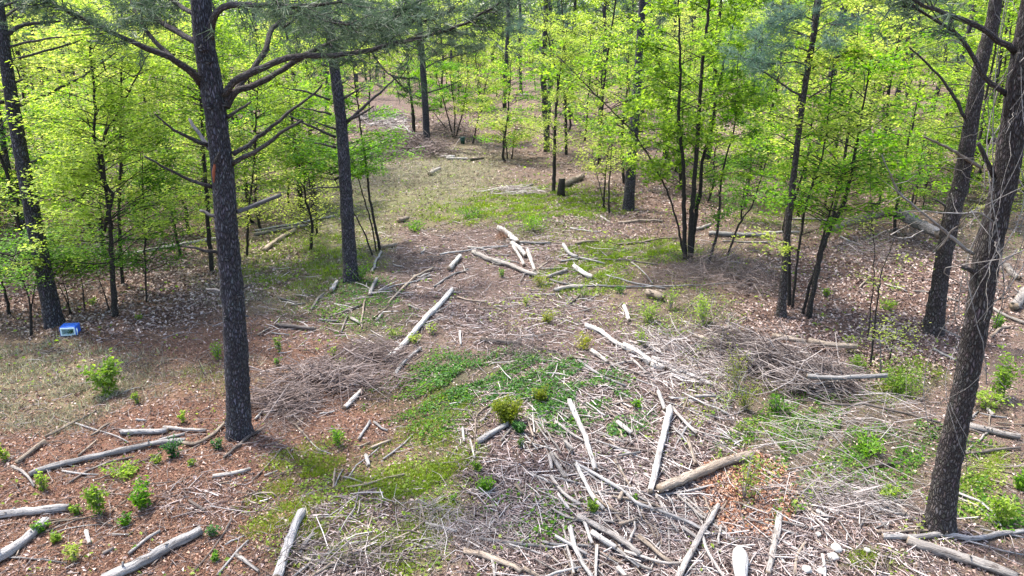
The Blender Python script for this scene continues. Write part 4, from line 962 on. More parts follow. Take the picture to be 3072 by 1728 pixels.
pine('second dark pine standing behind and right of the foreground pine, ivy at its foot',
 'F 717,668 F 690,200 B 670,1300 B 640,900 B 592,500 B 555,200 B 530,0', [112, 95, 92, 84, 76, 66, 60], 'pine_bark', [
 ('B 680,925 820,800 980,660 1040,600 1120,580', 28, 8, .6, 0), ('B 690,912 800,860 890,800', 24, 10, -.3, 0), ('B 655,750 740,695 830,650', 18, 8, .3, 0),
 ('B 600,1035 430,960 240,870', 24, 10, -.5, 0), ('B 600,975 520,950 440,915', 16, 8, -.3, 0), ('B 605,1115 520,1095 440,1080', 18, 10, -.2, 0),
 ('B 570,865 450,835 330,815', 16, 8, -.3, 0), ('B 560,755 370,690 200,660', 18, 8, -.5, 0), ('B 635,640 700,592', 14, 7, .2, 0), ('B 615,505 740,430', 14, 7, .2, 0),
 ('B 645,1412 500,1415 390,1430', 14, 8, -.3, 0), ('B 540,500 490,485', 18, 10, -.1, 0),
 ('B 555,250 700,180 900,150 1050,180', 16, 7, 1.5, 1, 1.6, .1), ('B 545,150 400,100 250,130 120,200', 16, 7, 1.2, 1, 1.4, .1), ('B 540,100 700,30 900,20', 14, 7, -1.2, 1, 1.5, .1),
 ('B 550,300 680,260 850,230 980,260', 14, 6, 1.0, 1, 1.0, .2), ('B 545,200 420,220 300,280', 12, 6, -1.0, 1, 1.1, .2)])
pine('dark pine at the left edge leaning left, beside the blue cooler',
 'E 415,1008 E 330,600 E 225,50 A 200,1380 A 130,1000 A 65,600 A 5,150 A -15,0', [128, 112, 104, 100, 94, 86, 76, 70], 'pine_bark', [
 ('A 110,805 380,700 600,590 700,520 900,380', 26, 8, .8, 0), ('A 75,455 350,380 620,300 760,230', 20, 8, 1.2, 1, .15, .7), ('A 60,355 300,300 600,265', 20, 10, -.6, 0),
 ('A 40,275 150,200 320,170 560,150 740,145', 34, 10, .8, 1, .8, .45), ('A 100,632 180,595 270,560', 16, 8, .2, 0), ('A 205,1242 300,1195 400,1180', 16, 7, -.2, 0),
 ('E 255,60 320,50 380,40', 14, 8, 0, 0), ('A 20,770 -20,760', 30, 30, 0, 0), ('A 30,130 150,60 350,60 560,120 700,170', 20, 8, 1.6, 1, 1.1, .2), ('A -5,60 120,10 300,-20', 20, 10, .4, 1, 1.2, .2)])
pine('slim pine leaning left just behind the left edge pine', 'E 225,440 E 160,180 E 100,20 A 60,1280 A 20,1050', [56, 50, 46, 44, 40], 'pine_bark', [], ext=4, ns=14, seg=.15)
pine('far dark pine at the end of the track behind the brown brush heap', 'B 1292,1108 B 1272,700 B 1245,330 B 1225,0', [54, 48, 44, 38], 'pine_bark', [
 ('B 1298,700 1450,650 1570,590', 12, 6, 1, 0), ('B 1275,515 1400,450 1600,400 1700,370', 12, 5, -1, 1, .8, .5), ('B 1255,742 1160,710', 10, 6, 0, 0),
 ('B 1265,460 1330,420 1480,300', 10, 5, 1.5, 1, 1.4, .2), ('B 1250,380 1100,330 950,350', 11, 5, 1, 1, 1.2, .2), ('B 1240,250 1420,230 1650,270', 11, 5, 0, 1, 1.8, .1),
 ('B 1240,200 1050,200 900,240', 11, 5, -1, 1, 1.6, .1), ('B 1235,120 1450,90 1700,60', 11, 5, 1, 1, 1.6, .1), ('B 1235,300 1400,330 1600,350 1700,340', 10, 5, 1, 1, 1.6, .2),
 ('B 1232,60 1000,80 800,60', 11, 5, 1, 1, 1.4, .1), ('B 1300,835 1380,825', 12, 6, 0, 0)], ns=14, seg=.15)
pine('dark pine trunk in the middle distance behind the lime leaved tree', 'G 878,130 C 895,1300 C 940,700 C 962,350 C 985,0', [84, 78, 64, 58, 50], 'pine_bark', [
 ('C 940,690 1060,640 1150,655', 12, 6, .5, 0), ('C 960,180 900,150 850,110', 18, 8, 0, 0), ('C 975,90 1010,30 1060,10', 22, 12, .3, 0), ('C 895,1230 800,1180', 10, 5, 0, 0)], ns=18, seg=.1)
pine('slim crooked young pine right of centre with blue green needles', 'H 100,940 H 130,520 H 155,200 D 180,1449 D 232,1000 D 280,650 D 338,300 D 382,0', [74, 50, 52, 46, 42, 42, 46, 44], 'pine_bark_red', [
 ('D 300,500 200,470 0,480 C 1800,450', 14, 6, -.5, 1, 1.3, .4), ('D 315,395 200,350 0,345 C 1830,290', 14, 6, .4, 1, 1.8, .2), ('D 270,742 130,650 0,560 C 1700,400', 18, 7, .2, 1, .5, .6),
 ('D 335,515 550,410 800,300', 12, 5, .5, 0), ('D 305,742 500,620 600,560', 12, 5, -.4, 0), ('D 205,1095 100,1030 40,1010', 12, 6, 0, 0), ('D 255,1045 330,1010 390,960', 10, 5, .2, 0),
 ('D 340,290 200,230 50,180', 14, 6, .6, 1, 2.0, .1), ('D 350,250 450,180 520,200', 12, 6, .3, 1, 1.6, .2), ('D 360,160 250,120 120,160', 12, 6, -.5, 1, 1.6, .2), ('D 320,420 420,330 520,300', 10, 5, -.6, 1, 1.0, .3),
 ('D 310,640 420,600 480,560', 9, 4, .3, 0), ('D 240,960 160,900 100,860', 9, 4, .2, 0)], ns=16, seg=.1, needle='needles_blue')
pine('thin dark stem growing against the slim crooked pine', 'H 165,860 H 160,500 H 165,200 D 250,1350', [30, 24, 22, 16], 'dark_bark', [], ext=.6, ns=10, seg=.15, name='young_tree', cat='young tree')
pine('pine leaning right, standing behind the vine covered pine', 'H 1245,1060 H 1300,660 H 1390,160 D 1450,1400 D 1530,950 D 1600,520 D 1690,180 D 1720,0', [140, 112, 118, 112, 104, 98, 92, 88], 'pine_bark_red', [
 ('D 1490,890 1350,650 1200,480 1065,355', 26, 12, -.4, 0), ('D 1600,1262 1400,1140 1180,1030', 30, 14, -.8, 0, 1, .3, 'tan_wood'), ('H 1370,120 1300,75 1240,50', 22, 12, .2, 0),
 ('D 1560,650 1430,640 1300,640', 12, 5, .5, 0), ('D 1480,950 1380,960 1290,970', 10, 5, 0, 0, 1, .3, 'stub_wood')], ns=22)
vp, vq, vY, vo = pine('right foreground pine leaning right, wrapped in dry vines', 'L 1295,1095 L 1345,700 L 1425,300 H 1500,1400 H 1580,950 H 1650,500 H 1740,100 D 1790,1350 D 1850,950 D 1900,600 D 1950,250 D 1990,0',
 [205, 176, 165, 160, 165, 172, 168, 175, 170, 165, 150, 140], 'pine_bark_red', [
 ('D 1860,390 1650,240 1450,140 1200,60 1080,-20', 48, 26, -.5, 1, .3, .75), ('D 1800,710 1640,590 1500,350 1350,200 1010,5', 42, 16, -.3, 1, .35, .5),
 ('D 1700,1330 1640,1200 1590,1080', 36, 28, -.2, 0), ('D 1800,890 1830,650 1895,400', 44, 30, -.3, 0),
 ('H 1545,465 1380,340 1200,180 1000,20 D 950,1380 860,1170', 30, 7, -.8, 0, 1, .3, 'vine_wood'), ('H 1280,435 1450,230 1550,110', 14, 8, -1, 0, 1, .3, 'vine_wood'),
 ('H 1765,300 1620,170 1420,160 1200,150 940,145', 14, 6, -.9, 0, 1, .3, 'vine_wood'), ('H 1570,620 1520,590 1470,570', 40, 30, -.2, 0),
 ('H 1720,575 1800,520 1880,430', 18, 8, .2, 0, 1, .3, 'stub_wood'), ('H 1650,840 1750,810 1830,785', 14, 7, .3, 0), ('H 1170,290 1050,345 940,330 860,260', 10, 5, -1, 0, 1, .3, 'vine_wood'),
 ('D 1500,370 1400,300 1280,330', 10, 4, .3, 0), ('D 1650,620 1500,470 1380,470 1250,460', 10, 4, .3, 0)], ns=30, seg=.06, ext=1.5)
mb = MB()
for i in range(26):                                       # dry vines climbing and looping off the trunk
    s0 = rng.random() * .85 + .08; ln = .10 + .3 * rng.random(); a0 = rng.random() * 6.28; w_ = rng.normal() * 3
    m = 12; ss = np.clip(s0 + np.linspace(0, ln, m), 0, 1); C = along(vq, ss); aa = a0 + w_ * np.linspace(0, 1, m)
    off = .19 + .05 * rng.random() + (.35 * rng.random() ** 2) * np.sin(np.linspace(0, 3.1, m)); C = C + np.stack([np.cos(aa) * off, np.sin(aa) * off, rng.normal(size=m) * .015], -1)
    tube(mb, C, .0035 + .003 * rng.random(), 4, False)
for i in range(70):
    s0 = .3 + .6 * rng.random() ** .7; C0 = along(vq, np.array([s0]))[0]; th = rng.random() * 6.28; l = .25 + .6 * rng.random()
    d = np.array([math.cos(th), math.sin(th), rng.normal() * .5]); q = np.linspace(0, 1, 8)[:, None]
    C = C0 + d * (.15 + l * q) + np.array([0, 0, 1.]) * (-.5 * l * q ** 2 + .25 * l * q * rng.normal()) + rng.normal(size=(8, 3)) * .015
    tube(mb, C, np.linspace(.0045, .002, 8), 3, False)
tag(mb.build('dry_vines', M['vine_wood'], None, vo), 'pale dry vines looping around the right foreground pine', 'vine')

def stemtree(label, stems, name, cat, leaf, nleaf, lsize, crown, group=None, branches=22, blen=1.1, bm='dark_bark', ext=1.5, flatness=.35, droop=.0, wide=1.0):
    """multi-stem broadleaf tree. stems: (trace, w0, w1). crown: (lowest, highest) height at which branches grow"""
    q0 = tp(stems[0][0]); base, t0 = ground(q0[0, 0], q0[0, 1]); root = empty(name, tuple(base), label, cat, group); o = np.array(base)
    LV = MB(); allb = []
    for tr, w0, w1 in stems:
        q = tp(tr); m = len(q); b, t = ground(q[0, 0], q[0, 1]); Y0 = b[1]
        if abs(Y0 - base[1]) > 2.0: Y0 = base[1]
        P, t = at_y(q[:, 0], q[:, 1], Y0 + 0 * q[:, 0])
        if abs(b[1] - base[1]) <= 2.0: P[0] = b - np.array([0, 0, .04])
        r = np.linspace(w0, w1, m) * .5 * ZS / FPX * t
        d = (P[-1] - P[-2]) / np.linalg.norm(P[-1] - P[-2]); P = np.vstack([P, P[-1] + d * ext]); r = np.append(r, r[-1] * .4)
        L = np.linalg.norm(np.diff(P, axis=0), axis=1).sum(); n = max(6, int(L / .14)); Q = spline(P, n)
        Q[1:-1] += rng.normal(size=(n - 2, 3)) * .008
        mb = MB(); tube(mb, Q, np.interp(np.linspace(0, 1, n), np.linspace(0, 1, len(r)), r), 9, True, .06, 0, None, rnd.randrange(9999))
        mb.build('stem' if len(stems) > 1 else 'trunk', M[bm], root, o)
        allb.append(Q)
    BR = MB(); cs = []; ns_ = []
    per = max(2, branches // len(allb))
    for Q in allb:
        zz = Q[:, 2] - base[2]; ok = np.where((zz > crown[0]) & (zz < crown[1]))[0]
        if len(ok) == 0: ok = np.array([len(Q) - 1])
        for k in range(per):
            i = ok[int(rng.random() * len(ok))]; th = rng.random() * 6.28
            f = (Q[i, 2] - base[2] - crown[0]) / max(.1, crown[1] - crown[0]); l = blen * (1.15 - .65 * f) * (.6 + .7 * rng.random())
            up = .25 + .5 * rng.random() - droop
            u = np.linspace(0, 1, 6)[:, None]; d = np.array([math.cos(th), math.sin(th) * wide, 0])
            C = Q[i] + d * l * u + np.array([0, 0, 1.]) * (up * l * u * (1 - .45 * u)) + rng.normal(size=(6, 3)) * .02
            tube(BR, C, np.linspace(.012, .003, 6), 4, False)
            m = max(4, int(nleaf * .8 / (per * len(allb) * 9)))
            for tw in range(9):
                s = .25 + .75 * rng.random(); p = along(C, np.array([s]))[0]; a = th + rng.normal() * 1.0; tl = .25 + .35 * rng.random()
                e = p + np.array([math.cos(a), math.sin(a), rng.normal() * .2]) * tl
                if tw < 4: tube(BR, [p, e], [.004, .002], 3, False)
                v = rng.random((m, 1)); cs.append(p + (e - p) * v + rng.normal(size=(m, 3)) * np.array([.065, .065, .035 + .05 * (1 - flatness)]))
    LC = np.concatenate(cs); n = len(LC)
    nr = np.stack([rng.normal(size=n) * (.75 - flatness), rng.normal(size=n) * (.75 - flatness), np.ones(n)], -1)
    kites(LV, LC, lsize * (.6 + .7 * rng.random(n)), nr, .62, .12)
    BR.build('branches', M[bm], root, o)['kind'] = 'stuff'
    g = LV.build('foliage', M[leaf], root, o, smooth=False); g['kind'] = 'stuff'
    return root

stemtree('three stemmed dark tree with lime leaves just right of centre', [
 ('G 1310,520 1300,200 1298,0 C 1290,1200 1255,900 1270,600 1262,200', 36, 14), ('G 1345,530 1350,250 1370,0 C 1395,1100 1420,700 1440,450 1470,200 1490,0', 42, 20),
 ('G 1350,500 1390,150 1420,0 C 1440,1200 1500,1000 1530,800 1570,600 1620,400', 36, 12), ('G 1300,490 1250,250 1185,30 C 1110,1320 960,1060 850,930 630,710', 17, 8)],
 'tree', 'tree', 'leaf_lime', 17000, .12, (1.9, 7.5), None, 90, 2.2, flatness=.15)
stemtree('two stemmed thin tree right of the three stemmed one, leaning right', [
 ('G 1480,545 1550,300 1570,0 C 1600,1250 1680,950 1690,750', 22, 8), ('G 1620,490 1710,250 1810,110 1870,-80', 18, 8)], 'tree', 'tree', 'leaf_green', 5000, .085, (1.2, 5), None, 30, 1.2)
stemtree('slender pale leaved maple at the head of the clearing beside the dark stump', [
 ('C 315,1449 325,1000 335,780 345,600 300,400 265,250', 30, 8), ('C 338,800 370,480 400,300', 14, 6)], 'maple_tree', 'maple tree', 'leaf_yellow', 12000, .075, (1.2, 6.5), None, 60, 2.3, flatness=.5)
stemtree('thin tree behind the slender maple', [('C 410,1165 405,800 400,450 380,100', 24, 10)], 'tree', 'tree', 'leaf_yellow', 7000, .1, (2.5, 9), None, 40, 2.0)
stemtree('dark two stemmed tree in the leaves right of the middle distance pine', [('C 1160,1200 1155,1000 1160,850 1180,640', 42, 20), ('C 1165,1195 1190,1000 1200,750 1140,500', 26, 14)], 'tree', 'tree', 'leaf_lime', 9000, .10, (2, 8), None, 50, 1.8)
stemtree('thick dark tree behind the three stemmed one', [('C 1475,1200 1500,1000 1525,800 1540,420 1560,200', 52, 36)], 'tree', 'tree', 'leaf_green', 9000, .10, (2.5, 9), None, 50, 2.0)
stemtree('stem with lime leaves just left of the three stemmed tree', [('G 1280,-20 C 1250,1000 1230,800 1200,690 1170,620', 26, 16)], 'tree', 'tree', 'leaf_lime', 6000, .095, (1.5, 6), None, 36, 1.6)
stemtree('cluster of thin stems on the dead leaves near the middle distance pine', [('G 690,120 700,-50 C 715,1250', 16, 8), ('G 735,160 730,0 C 740,1290', 16, 8), ('G 705,130 672,0', 9, 6)], 'young_tree', 'young tree', 'leaf_yellow', 3500, .075, (1.2, 4), None, 24, 1.1)
stemtree('leaning pair of dark stems covered with leaves right of the slim crooked pine', [('H 305,950 370,600 440,330 570,90 D 640,1250 700,900', 42, 14), ('H 262,920 300,750 350,600 420,330', 26, 12)], 'tree', 'tree', 'leaf_green', 9000, .085, (2.0, 6), None, 60, 1.5, flatness=.3)
stemtree('yellow leaved tree between the slim crooked pine and the leaning stems', [('H 180,880 230,450 300,60 D 420,1150 460,800', 22, 10)], 'tree', 'tree', 'leaf_yellow', 7500, .08, (.9, 6), None, 44, 1.5)
stemtree('pair of bare reddish saplings on the dead leaves at right', [('H 752,1110 800,600 785,200', 10, 5), ('H 775,1310 850,650 905,490', 16, 6)], 'sapling', 'sapling', 'leaf_yellow', 60, .05, (1.5, 3), None, 8, .4)
stemtree('short bare sapling right of the pair of reddish ones', [('H 915,1280 940,1150 965,1040', 12, 6)], 'sapling', 'sapling', 'leaf_yellow', 30, .05, (.3, 1), None, 6, .3, ext=.1)
stemtree('bare pale thin weed stalk beside the reddish saplings', [('H 848,1380 850,1200 848,1010', 12, 7)], 'sapling', 'sapling', 'leaf_yellow', 20, .04, (.3, 1), None, 5, .25, ext=.05, bm='pale_wood')
stemtree('bright green leaved young tree leaning beside the second pine', [('F 935,445 880,150 850,0 B 840,1300 800,1050 780,880 740,560', 22, 8), ('F 912,450 860,200 810,30', 14, 8), ('F 880,475 820,310 750,185', 14, 8)],
 'young_tree', 'young tree', 'leaf_green', 12000, .085, (2.2, 5.4), None, 60, 1.35, flatness=.45)
stemtree('leafy two stemmed tree standing left of the foreground pine', [('E 865,940 850,600 830,200 845,0 A 800,1400 780,1060 880,870', 44, 12), ('E 790,300 810,80 A 720,1080 720,800 690,500 670,150', 24, 16)], 'tree', 'tree', 'leaf_lime', 19000, .08, (1.2, 7), None, 80, 1.7, flatness=.45)
stemtree('straight thin tree between the left pine and the foreground pine', [('E 925,700 900,200 A 905,1400 910,900 915,400 915,100', 26, 14)], 'tree', 'tree', 'leaf_yellow', 13000, .085, (2, 8), None, 64, 1.8, flatness=.4)
stemtree('dark tree right beside the left side of the foreground pine', [('E 1600,600 1575,300 1560,0 A 1545,1300 1525,900 1505,600', 34, 20)], 'tree', 'tree', 'leaf_lime', 12000, .085, (2, 8), None, 60, 1.9)
stemtree('small tree with layered green leaves left of the foreground pine', [('E 1102,830 1095,400 1085,100', 14, 8)], 'young_tree', 'young tree', 'leaf_green', 6500, .07, (.7, 4.2), None, 40, 1.1, flatness=.5)
stemtree('young tree with layered fern like leaves in front of the left edge pine', [('E 235,1085 220,800 150,620', 24, 8), ('E 232,900 260,720 280,560', 12, 6)], 'young_tree', 'young tree', 'leaf_green', 8500, .062, (1.0, 2.5), None, 46, 1.25, ext=.4, flatness=.55)
stemtree('leafy stem at the left edge with bright green sprays', [('E 75,930 40,750 0,620', 26, 12)], 'young_tree', 'young tree', 'leaf_green', 4200, .065, (1.0, 2.4), None, 26, 1.0, ext=.4, flatness=.5)
stemtree('thin pair of saplings right of the left edge pine', [('E 540,920 490,800 440,690', 10, 6), ('E 528,925 500,760 470,600', 10, 6)], 'sapling', 'sapling', 'leaf_lime', 900, .06, (.8, 2.2), None, 12, .5, ext=.2)
stemtree('single crooked sapling on the pale leaves at left', [('E 640,885 625,740 600,570', 11, 6)], 'sapling', 'sapling', 'leaf_green', 900, .06, (.9, 2.2), None, 12, .5, ext=.2)
stemtree('reddish crooked sapling at the foot of the leafy two stemmed tree', [('E 830,910 780,740 740,640', 12, 6)], 'sapling', 'sapling', 'leaf_green', 900, .06, (.9, 2.2), None, 12, .5, ext=.2)
stemtree('dark tree seen between the two central pines, lower', [('F 345,140 330,0 B 320,1300 290,1050', 42, 24)], 'tree', 'tree', 'leaf_lime', 9000, .09, (1.5, 7), None, 50, 1.9)
stemtree('thinner stem right of the dark one between the two central pines', [('F 455,95 445,0 B 425,1250 400,1000', 24, 12)], 'tree', 'tree', 'leaf_green', 7000, .09, (1.2, 6), None, 40, 1.6)
stemtree('thin tree touching the right side of the foreground pine', [('F -70,485 -60,200 B -20,1300 0,900', 20, 12)], 'tree', 'tree', 'leaf_yellow', 8000, .08, (2, 7), None, 44, 1.7)
stemtree('low bright green tree with many stems right of the far centre pine', [('B 1490,1040 1440,850 1400,700', 12, 8), ('B 1495,1040 1500,850 1480,680', 12, 8), ('B 1505,1040 1560,850 1580,700', 12, 8), ('B 1470,1010 1380,900', 10, 6)], 'tree', 'tree', 'leaf_green', 8000, .13, (1.2, 5.5), None, 60, 1.8)
stemtree('thin leaning tree right of the low bright green tree', [('B 1635,1088 1680,880 1720,700', 12, 8)], 'tree', 'tree', 'leaf_yellow', 5000, .12, (1.5, 7), None, 40, 1.9)
stemtree('straight slim stem standing at the left foot of the far centre pine', [('B 1190,1005 1185,850 1165,700', 30, 16)], 'tree', 'tree', 'leaf_green', 4500, .12, (2.0, 6), None, 36, 1.6)
stemtree('yellow green spreading bush overhanging the right side of the far track', [('B 1900,1200 1880,1050 1850,950', 12, 6), ('B 1930,1200 C 20,1000', 12, 6)], 'bush', 'bush', 'leaf_yellow', 6500, .085, (.5, 3.6), None, 40, 1.8, ext=.4)
stemtree('thin stems at the right edge of the dead leaves', [('H 1110,90 D 1150,1300 1170,1250', 10, 8), ('H 1170,120 D 1200,1350', 10, 8)], 'young_tree', 'young tree', 'leaf_yellow', 4500, .08, (1.2, 5), None, 30, 1.3)

# dark sawn stump beside the maple
q, t = ground(1683, 586); mb = MB()
tube(mb, [q - [0, 0, .05], q + [0, 0, .2], q + [0.01, 0, .42], q + [0.02, 0, .68]], [.19, .155, .145, .14], 14, True, .06, 0, 1, 5, .2)
tag(mb.build('stump', [M['dark_bark'], M['cut_end']], origin=tuple(q)), 'dark tree stump at the foot of the slender maple', 'stump')

# ------------------------------------------------------------------ background woods: shared meshes, one thing per tree
def proto_broad(seed, h, nl, ls, leaf, spread):
    g = np.random.default_rng(seed); T = MB(); LV = MB()
    n = 14; Q = np.stack([np.cumsum(g.normal(size=n) * .05), np.cumsum(g.normal(size=n) * .05), np.linspace(-.1, h, n)], -1)
    tube(T, Q, np.linspace(.075, .015, n), 7, True, .05)
    cs = []; nb = 46
    for k in range(nb):
        s = .15 + .83 * (k / nb); p = along(Q, np.array([s]))[0]; th = g.random() * 6.28; l = spread * (1.1 - .75 * abs(s - .4)) * (.5 + .7 * g.random())
        u = np.linspace(0, 1, 4)[:, None]; C = p + np.array([math.cos(th), math.sin(th), 0]) * l * u + np.array([0, 0, 1.]) * l * (.2 + .5 * g.random()) * u * (1 - .4 * u)
        tube(T, C, np.linspace(.018, .004, 4), 3, False)
        m = nl // (nb * 8)
        for tw in range(8):
            a = along(C, np.array([.3 + .7 * g.random()]))[0]; an = th + g.normal(); e = a + np.array([math.cos(an), math.sin(an), g.normal() * .2]) * (.3 + .4 * g.random())
            cs.append(a + (e - a) * g.random((m, 1)) + g.normal(size=(m, 3)) * np.array([.09, .09, .05]))
    C = np.concatenate(cs); m = len(C); kites(LV, C, ls * (.6 + .7 * g.random(m)), np.stack([g.normal(size=m) * .5, g.normal(size=m) * .5, np.ones(m)], -1), .65, .12)
    return T.mesh('trunk', M['dark_bark']), LV.mesh('foliage', M[leaf], smooth=False)
def proto_pine(seed, h, crown, needle):
    g = np.random.default_rng(seed); T = MB(); LV = MB(); n = 18
    Q = np.stack([np.cumsum(g.normal(size=n) * .05), np.cumsum(g.normal(size=n) * .05), np.linspace(-.1, h, n)], -1)
    tube(T, Q, np.linspace(.19, .09, n), 10, True, .04)
    for k in range(10):
        s = .15 + .35 * g.random(); p = along(Q, np.array([s]))[0]; th = g.random() * 6.28; l = .4 + .9 * g.random()
        tube(T, [p, p + np.array([math.cos(th), math.sin(th), .25]) * l], [.02, .008], 4, False)
    for k in range(26):
        s = crown + (1 - crown) * (k / 26); p = along(Q, np.array([s]))[0]; th = g.random() * 6.28; l = 2.6 * (1.1 - .6 * s) * (.6 + .6 * g.random())
        u = np.linspace(0, 1, 6)[:, None]; C = p + np.array([math.cos(th), math.sin(th), 0]) * l * u + np.array([0, 0, 1.]) * l * (.15 * u + .1 * u ** 2)
        tube(T, C, np.linspace(.035, .01, 6), 4, False)
        needle_branch(T, LV, C, None, .55, .3, .8, 16, 1.7, .3, .004)
    return T.mesh('trunk', M['pine_bark']), LV.mesh('needles', M[needle], smooth=False)
PB = [proto_broad(11, 6.5, 3600, .115, 'leaf_lime', 2.2), proto_broad(12, 7.5, 3800, .11, 'leaf_yellow', 2.5), proto_broad(13, 5.2, 3000, .105, 'leaf_green', 2.0),
      proto_broad(14, 8.5, 4600, .13, 'leaf_lime', 2.7), proto_broad(15, 4.0, 2200, .095, 'leaf_yellow', 1.7), proto_broad(16, 9.5, 5000, .14, 'leaf_yellow', 2.9)]
PP = [proto_pine(21, 14, .40, 'needles'), proto_pine(22, 15, .46, 'needles'), proto_pine(23, 13, .30, 'needles_blue')]
def open_ground(px, py, Y):
    "True where the photograph shows no tree foot"
    if py > 1000: return True
    if 1130 < px < 1500 and py > 345: return True
    if 940 < px < 2060 and py > 560: return True
    if 940 < px < 1500 and py > 400: return True
    if px <= 940 and py > 640: return True
    if px >= 2060 and py > 640: return True
    return False
placed = []
def place(proto, kind, x, y, sc, label, cat, group):
    me_t, me_f = proto
    r_ = bpy.data.objects.new(kind, None); COL.objects.link(r_); r_.location = (x, y, float(height(x, y)))
    r_.rotation_euler = (rnd.gauss(0, .02), rnd.gauss(0, .03), rnd.uniform(0, 6.28)); r_.scale = (sc, sc, sc * rnd.uniform(.92, 1.1))
    a = bpy.data.objects.new('trunk', me_t); b = bpy.data.objects.new('needles' if 'pine' in kind else 'foliage', me_f)
    for c in (a, b): COL.objects.link(c); c.parent = r_
    b['kind'] = 'stuff'
    tag(r_, label, cat, group); placed.append((x, y))
def fill(n, y0, y1, protos, kind, labels, cat, group, mind, pw=.6, smin=.75, smax=1.2):
    c = 0; tries = 0
    while c < n and tries < n * 60:
        tries += 1
        u = rnd.random(); y = y0 + (y1 - y0) * u ** pw; x = rnd.uniform(-1, 1) * (y * .80 + 3)
        px, py, d = to_px(np.array([x, y, 0.0]))
        if open_ground(float(px), float(py), y): continue
        if 2330 < px < 2900 and 560 < py < 1000: continue
        if any((x - a) ** 2 + (y - b) ** 2 < mind ** 2 for a, b in placed): continue
        k = rnd.randrange(len(protos)); place(protos[k], kind, x, y, rnd.uniform(smin, smax), labels[k] if len(labels) > 1 else labels[0], cat, group); c += 1
KL = ['lime leaved', 'yellow leaved', 'mid green', 'tall lime leaved', 'small yellow leaved', 'tall yellow leaved']
PL = ['straight dark', 'tall straight dark', 'blue green needled']
def fill(n, y0, y1, protos, kind, kl, dist, cat, group, mind, pw=.6, smin=.75, smax=1.2, x0=-1, x1=1, pymax=None):
    c = 0; tries = 0
    while c < n and tries < n * 80:
        tries += 1
        u = rnd.random(); y = y0 + (y1 - y0) * u ** pw; x = rnd.uniform(x0, x1) * (y * .80 + 3)
        px, py, d = to_px(np.array([x, y, 0.0])); px = float(px); py = float(py)
        if pymax is None:
            if open_ground(px, py, y): continue
        elif py > pymax: continue
        if any((x - a) ** 2 + (y - b) ** 2 < mind ** 2 for a, b in placed): continue
        side = ['far left edge', 'left', 'left of centre', 'centre', 'right of centre', 'right', 'far right edge'][max(0, min(6, int((px + 100) / 470)))]
        k = rnd.randrange(len(protos)); place(protos[k], kind, x, y, rnd.uniform(smin, smax), '%s %s in the wood, %s, %s%s' % (kl[k], cat, side, dist, '' if kind != 'woodland_tree' or len(dist) > 12 else (', nearer row' if u ** pw < .5 else ', rear row')), cat, group); c += 1
T_, G_ = 'woodland_tree', 'leafy trees of the background wood'
fill(16, 17, 24, PB, T_, KL, 'right behind the clearing', 'tree', G_, 1.6, .7, .6, .85, -1, -.42, 790)
fill(9, 19, 26, PB, T_, KL, 'right behind the clearing', 'tree', G_, 1.6, .7, .6, .9, .42, 1, 740)
PS = [PB[2], PB[4]]; KS = ['low mid green', 'low yellow leaved']
fill(20, 17.5, 27, PS, T_, KS, 'at the rim of the clearing', 'tree', G_, 1.3, .7, .55, .85, -1, -.30, 760)
fill(12, 19, 28, PS, T_, KS, 'at the rim of the clearing', 'tree', G_, 1.3, .7, .5, .8, .30, .95, 700)
fill(50, 23, 45, PB, T_, KL, 'near', 'tree', G_, 1.6, .7)
fill(105, 45, 100, PB, T_, KL, 'farther back', 'tree', G_, 2.0, .7, .9, 1.4)
fill(98, 95, 150, PB, T_, KL, 'far away', 'tree', G_, 2.0, .8, 1.2, 1.8)
Q_, H_ = 'background_pine', 'pines of the background wood'
fill(30, 27, 60, PP, Q_, PL, 'near', 'pine tree', H_, 2.5, .7, .8, 1.1)
fill(90, 60, 145, PP, Q_, PL, 'far away', 'pine tree', H_, 2.5, .7, .9, 1.2)

# the far wood, one unbroken mass
mb = MB(); n = 90000
X = (rng.random(n) * 2 - 1) * 190; Y = 150 + 60 * rng.random(n); Z = 19 * rng.random(n)
kites(mb, np.stack([X, Y, Z], -1), .7 * (.5 + rng.random(n)), rng.normal(size=(n, 3)) + [0, 0, .8], .7, .15)
tag(mb.build('far_wood', M['leaf_lime'], smooth=False), 'leafy mass of the far wood closing the view', 'wood', kind='stuff')
mb = MB(); n = 30000
X = (rng.random(n) * 2 - 1) * 190; Y = 150 + 60 * rng.random(n); Z = 7 + 16 * rng.random(n)
kites(mb, np.stack([X, Y, Z], -1), .9 * (.5 + rng.random(n)), rng.normal(size=(n, 3)) + [0, 0, .5], .5, .15)
tag(mb.build('far_pines', M['needles'], smooth=False), 'dark pine tops of the far wood', 'wood', kind='stuff')

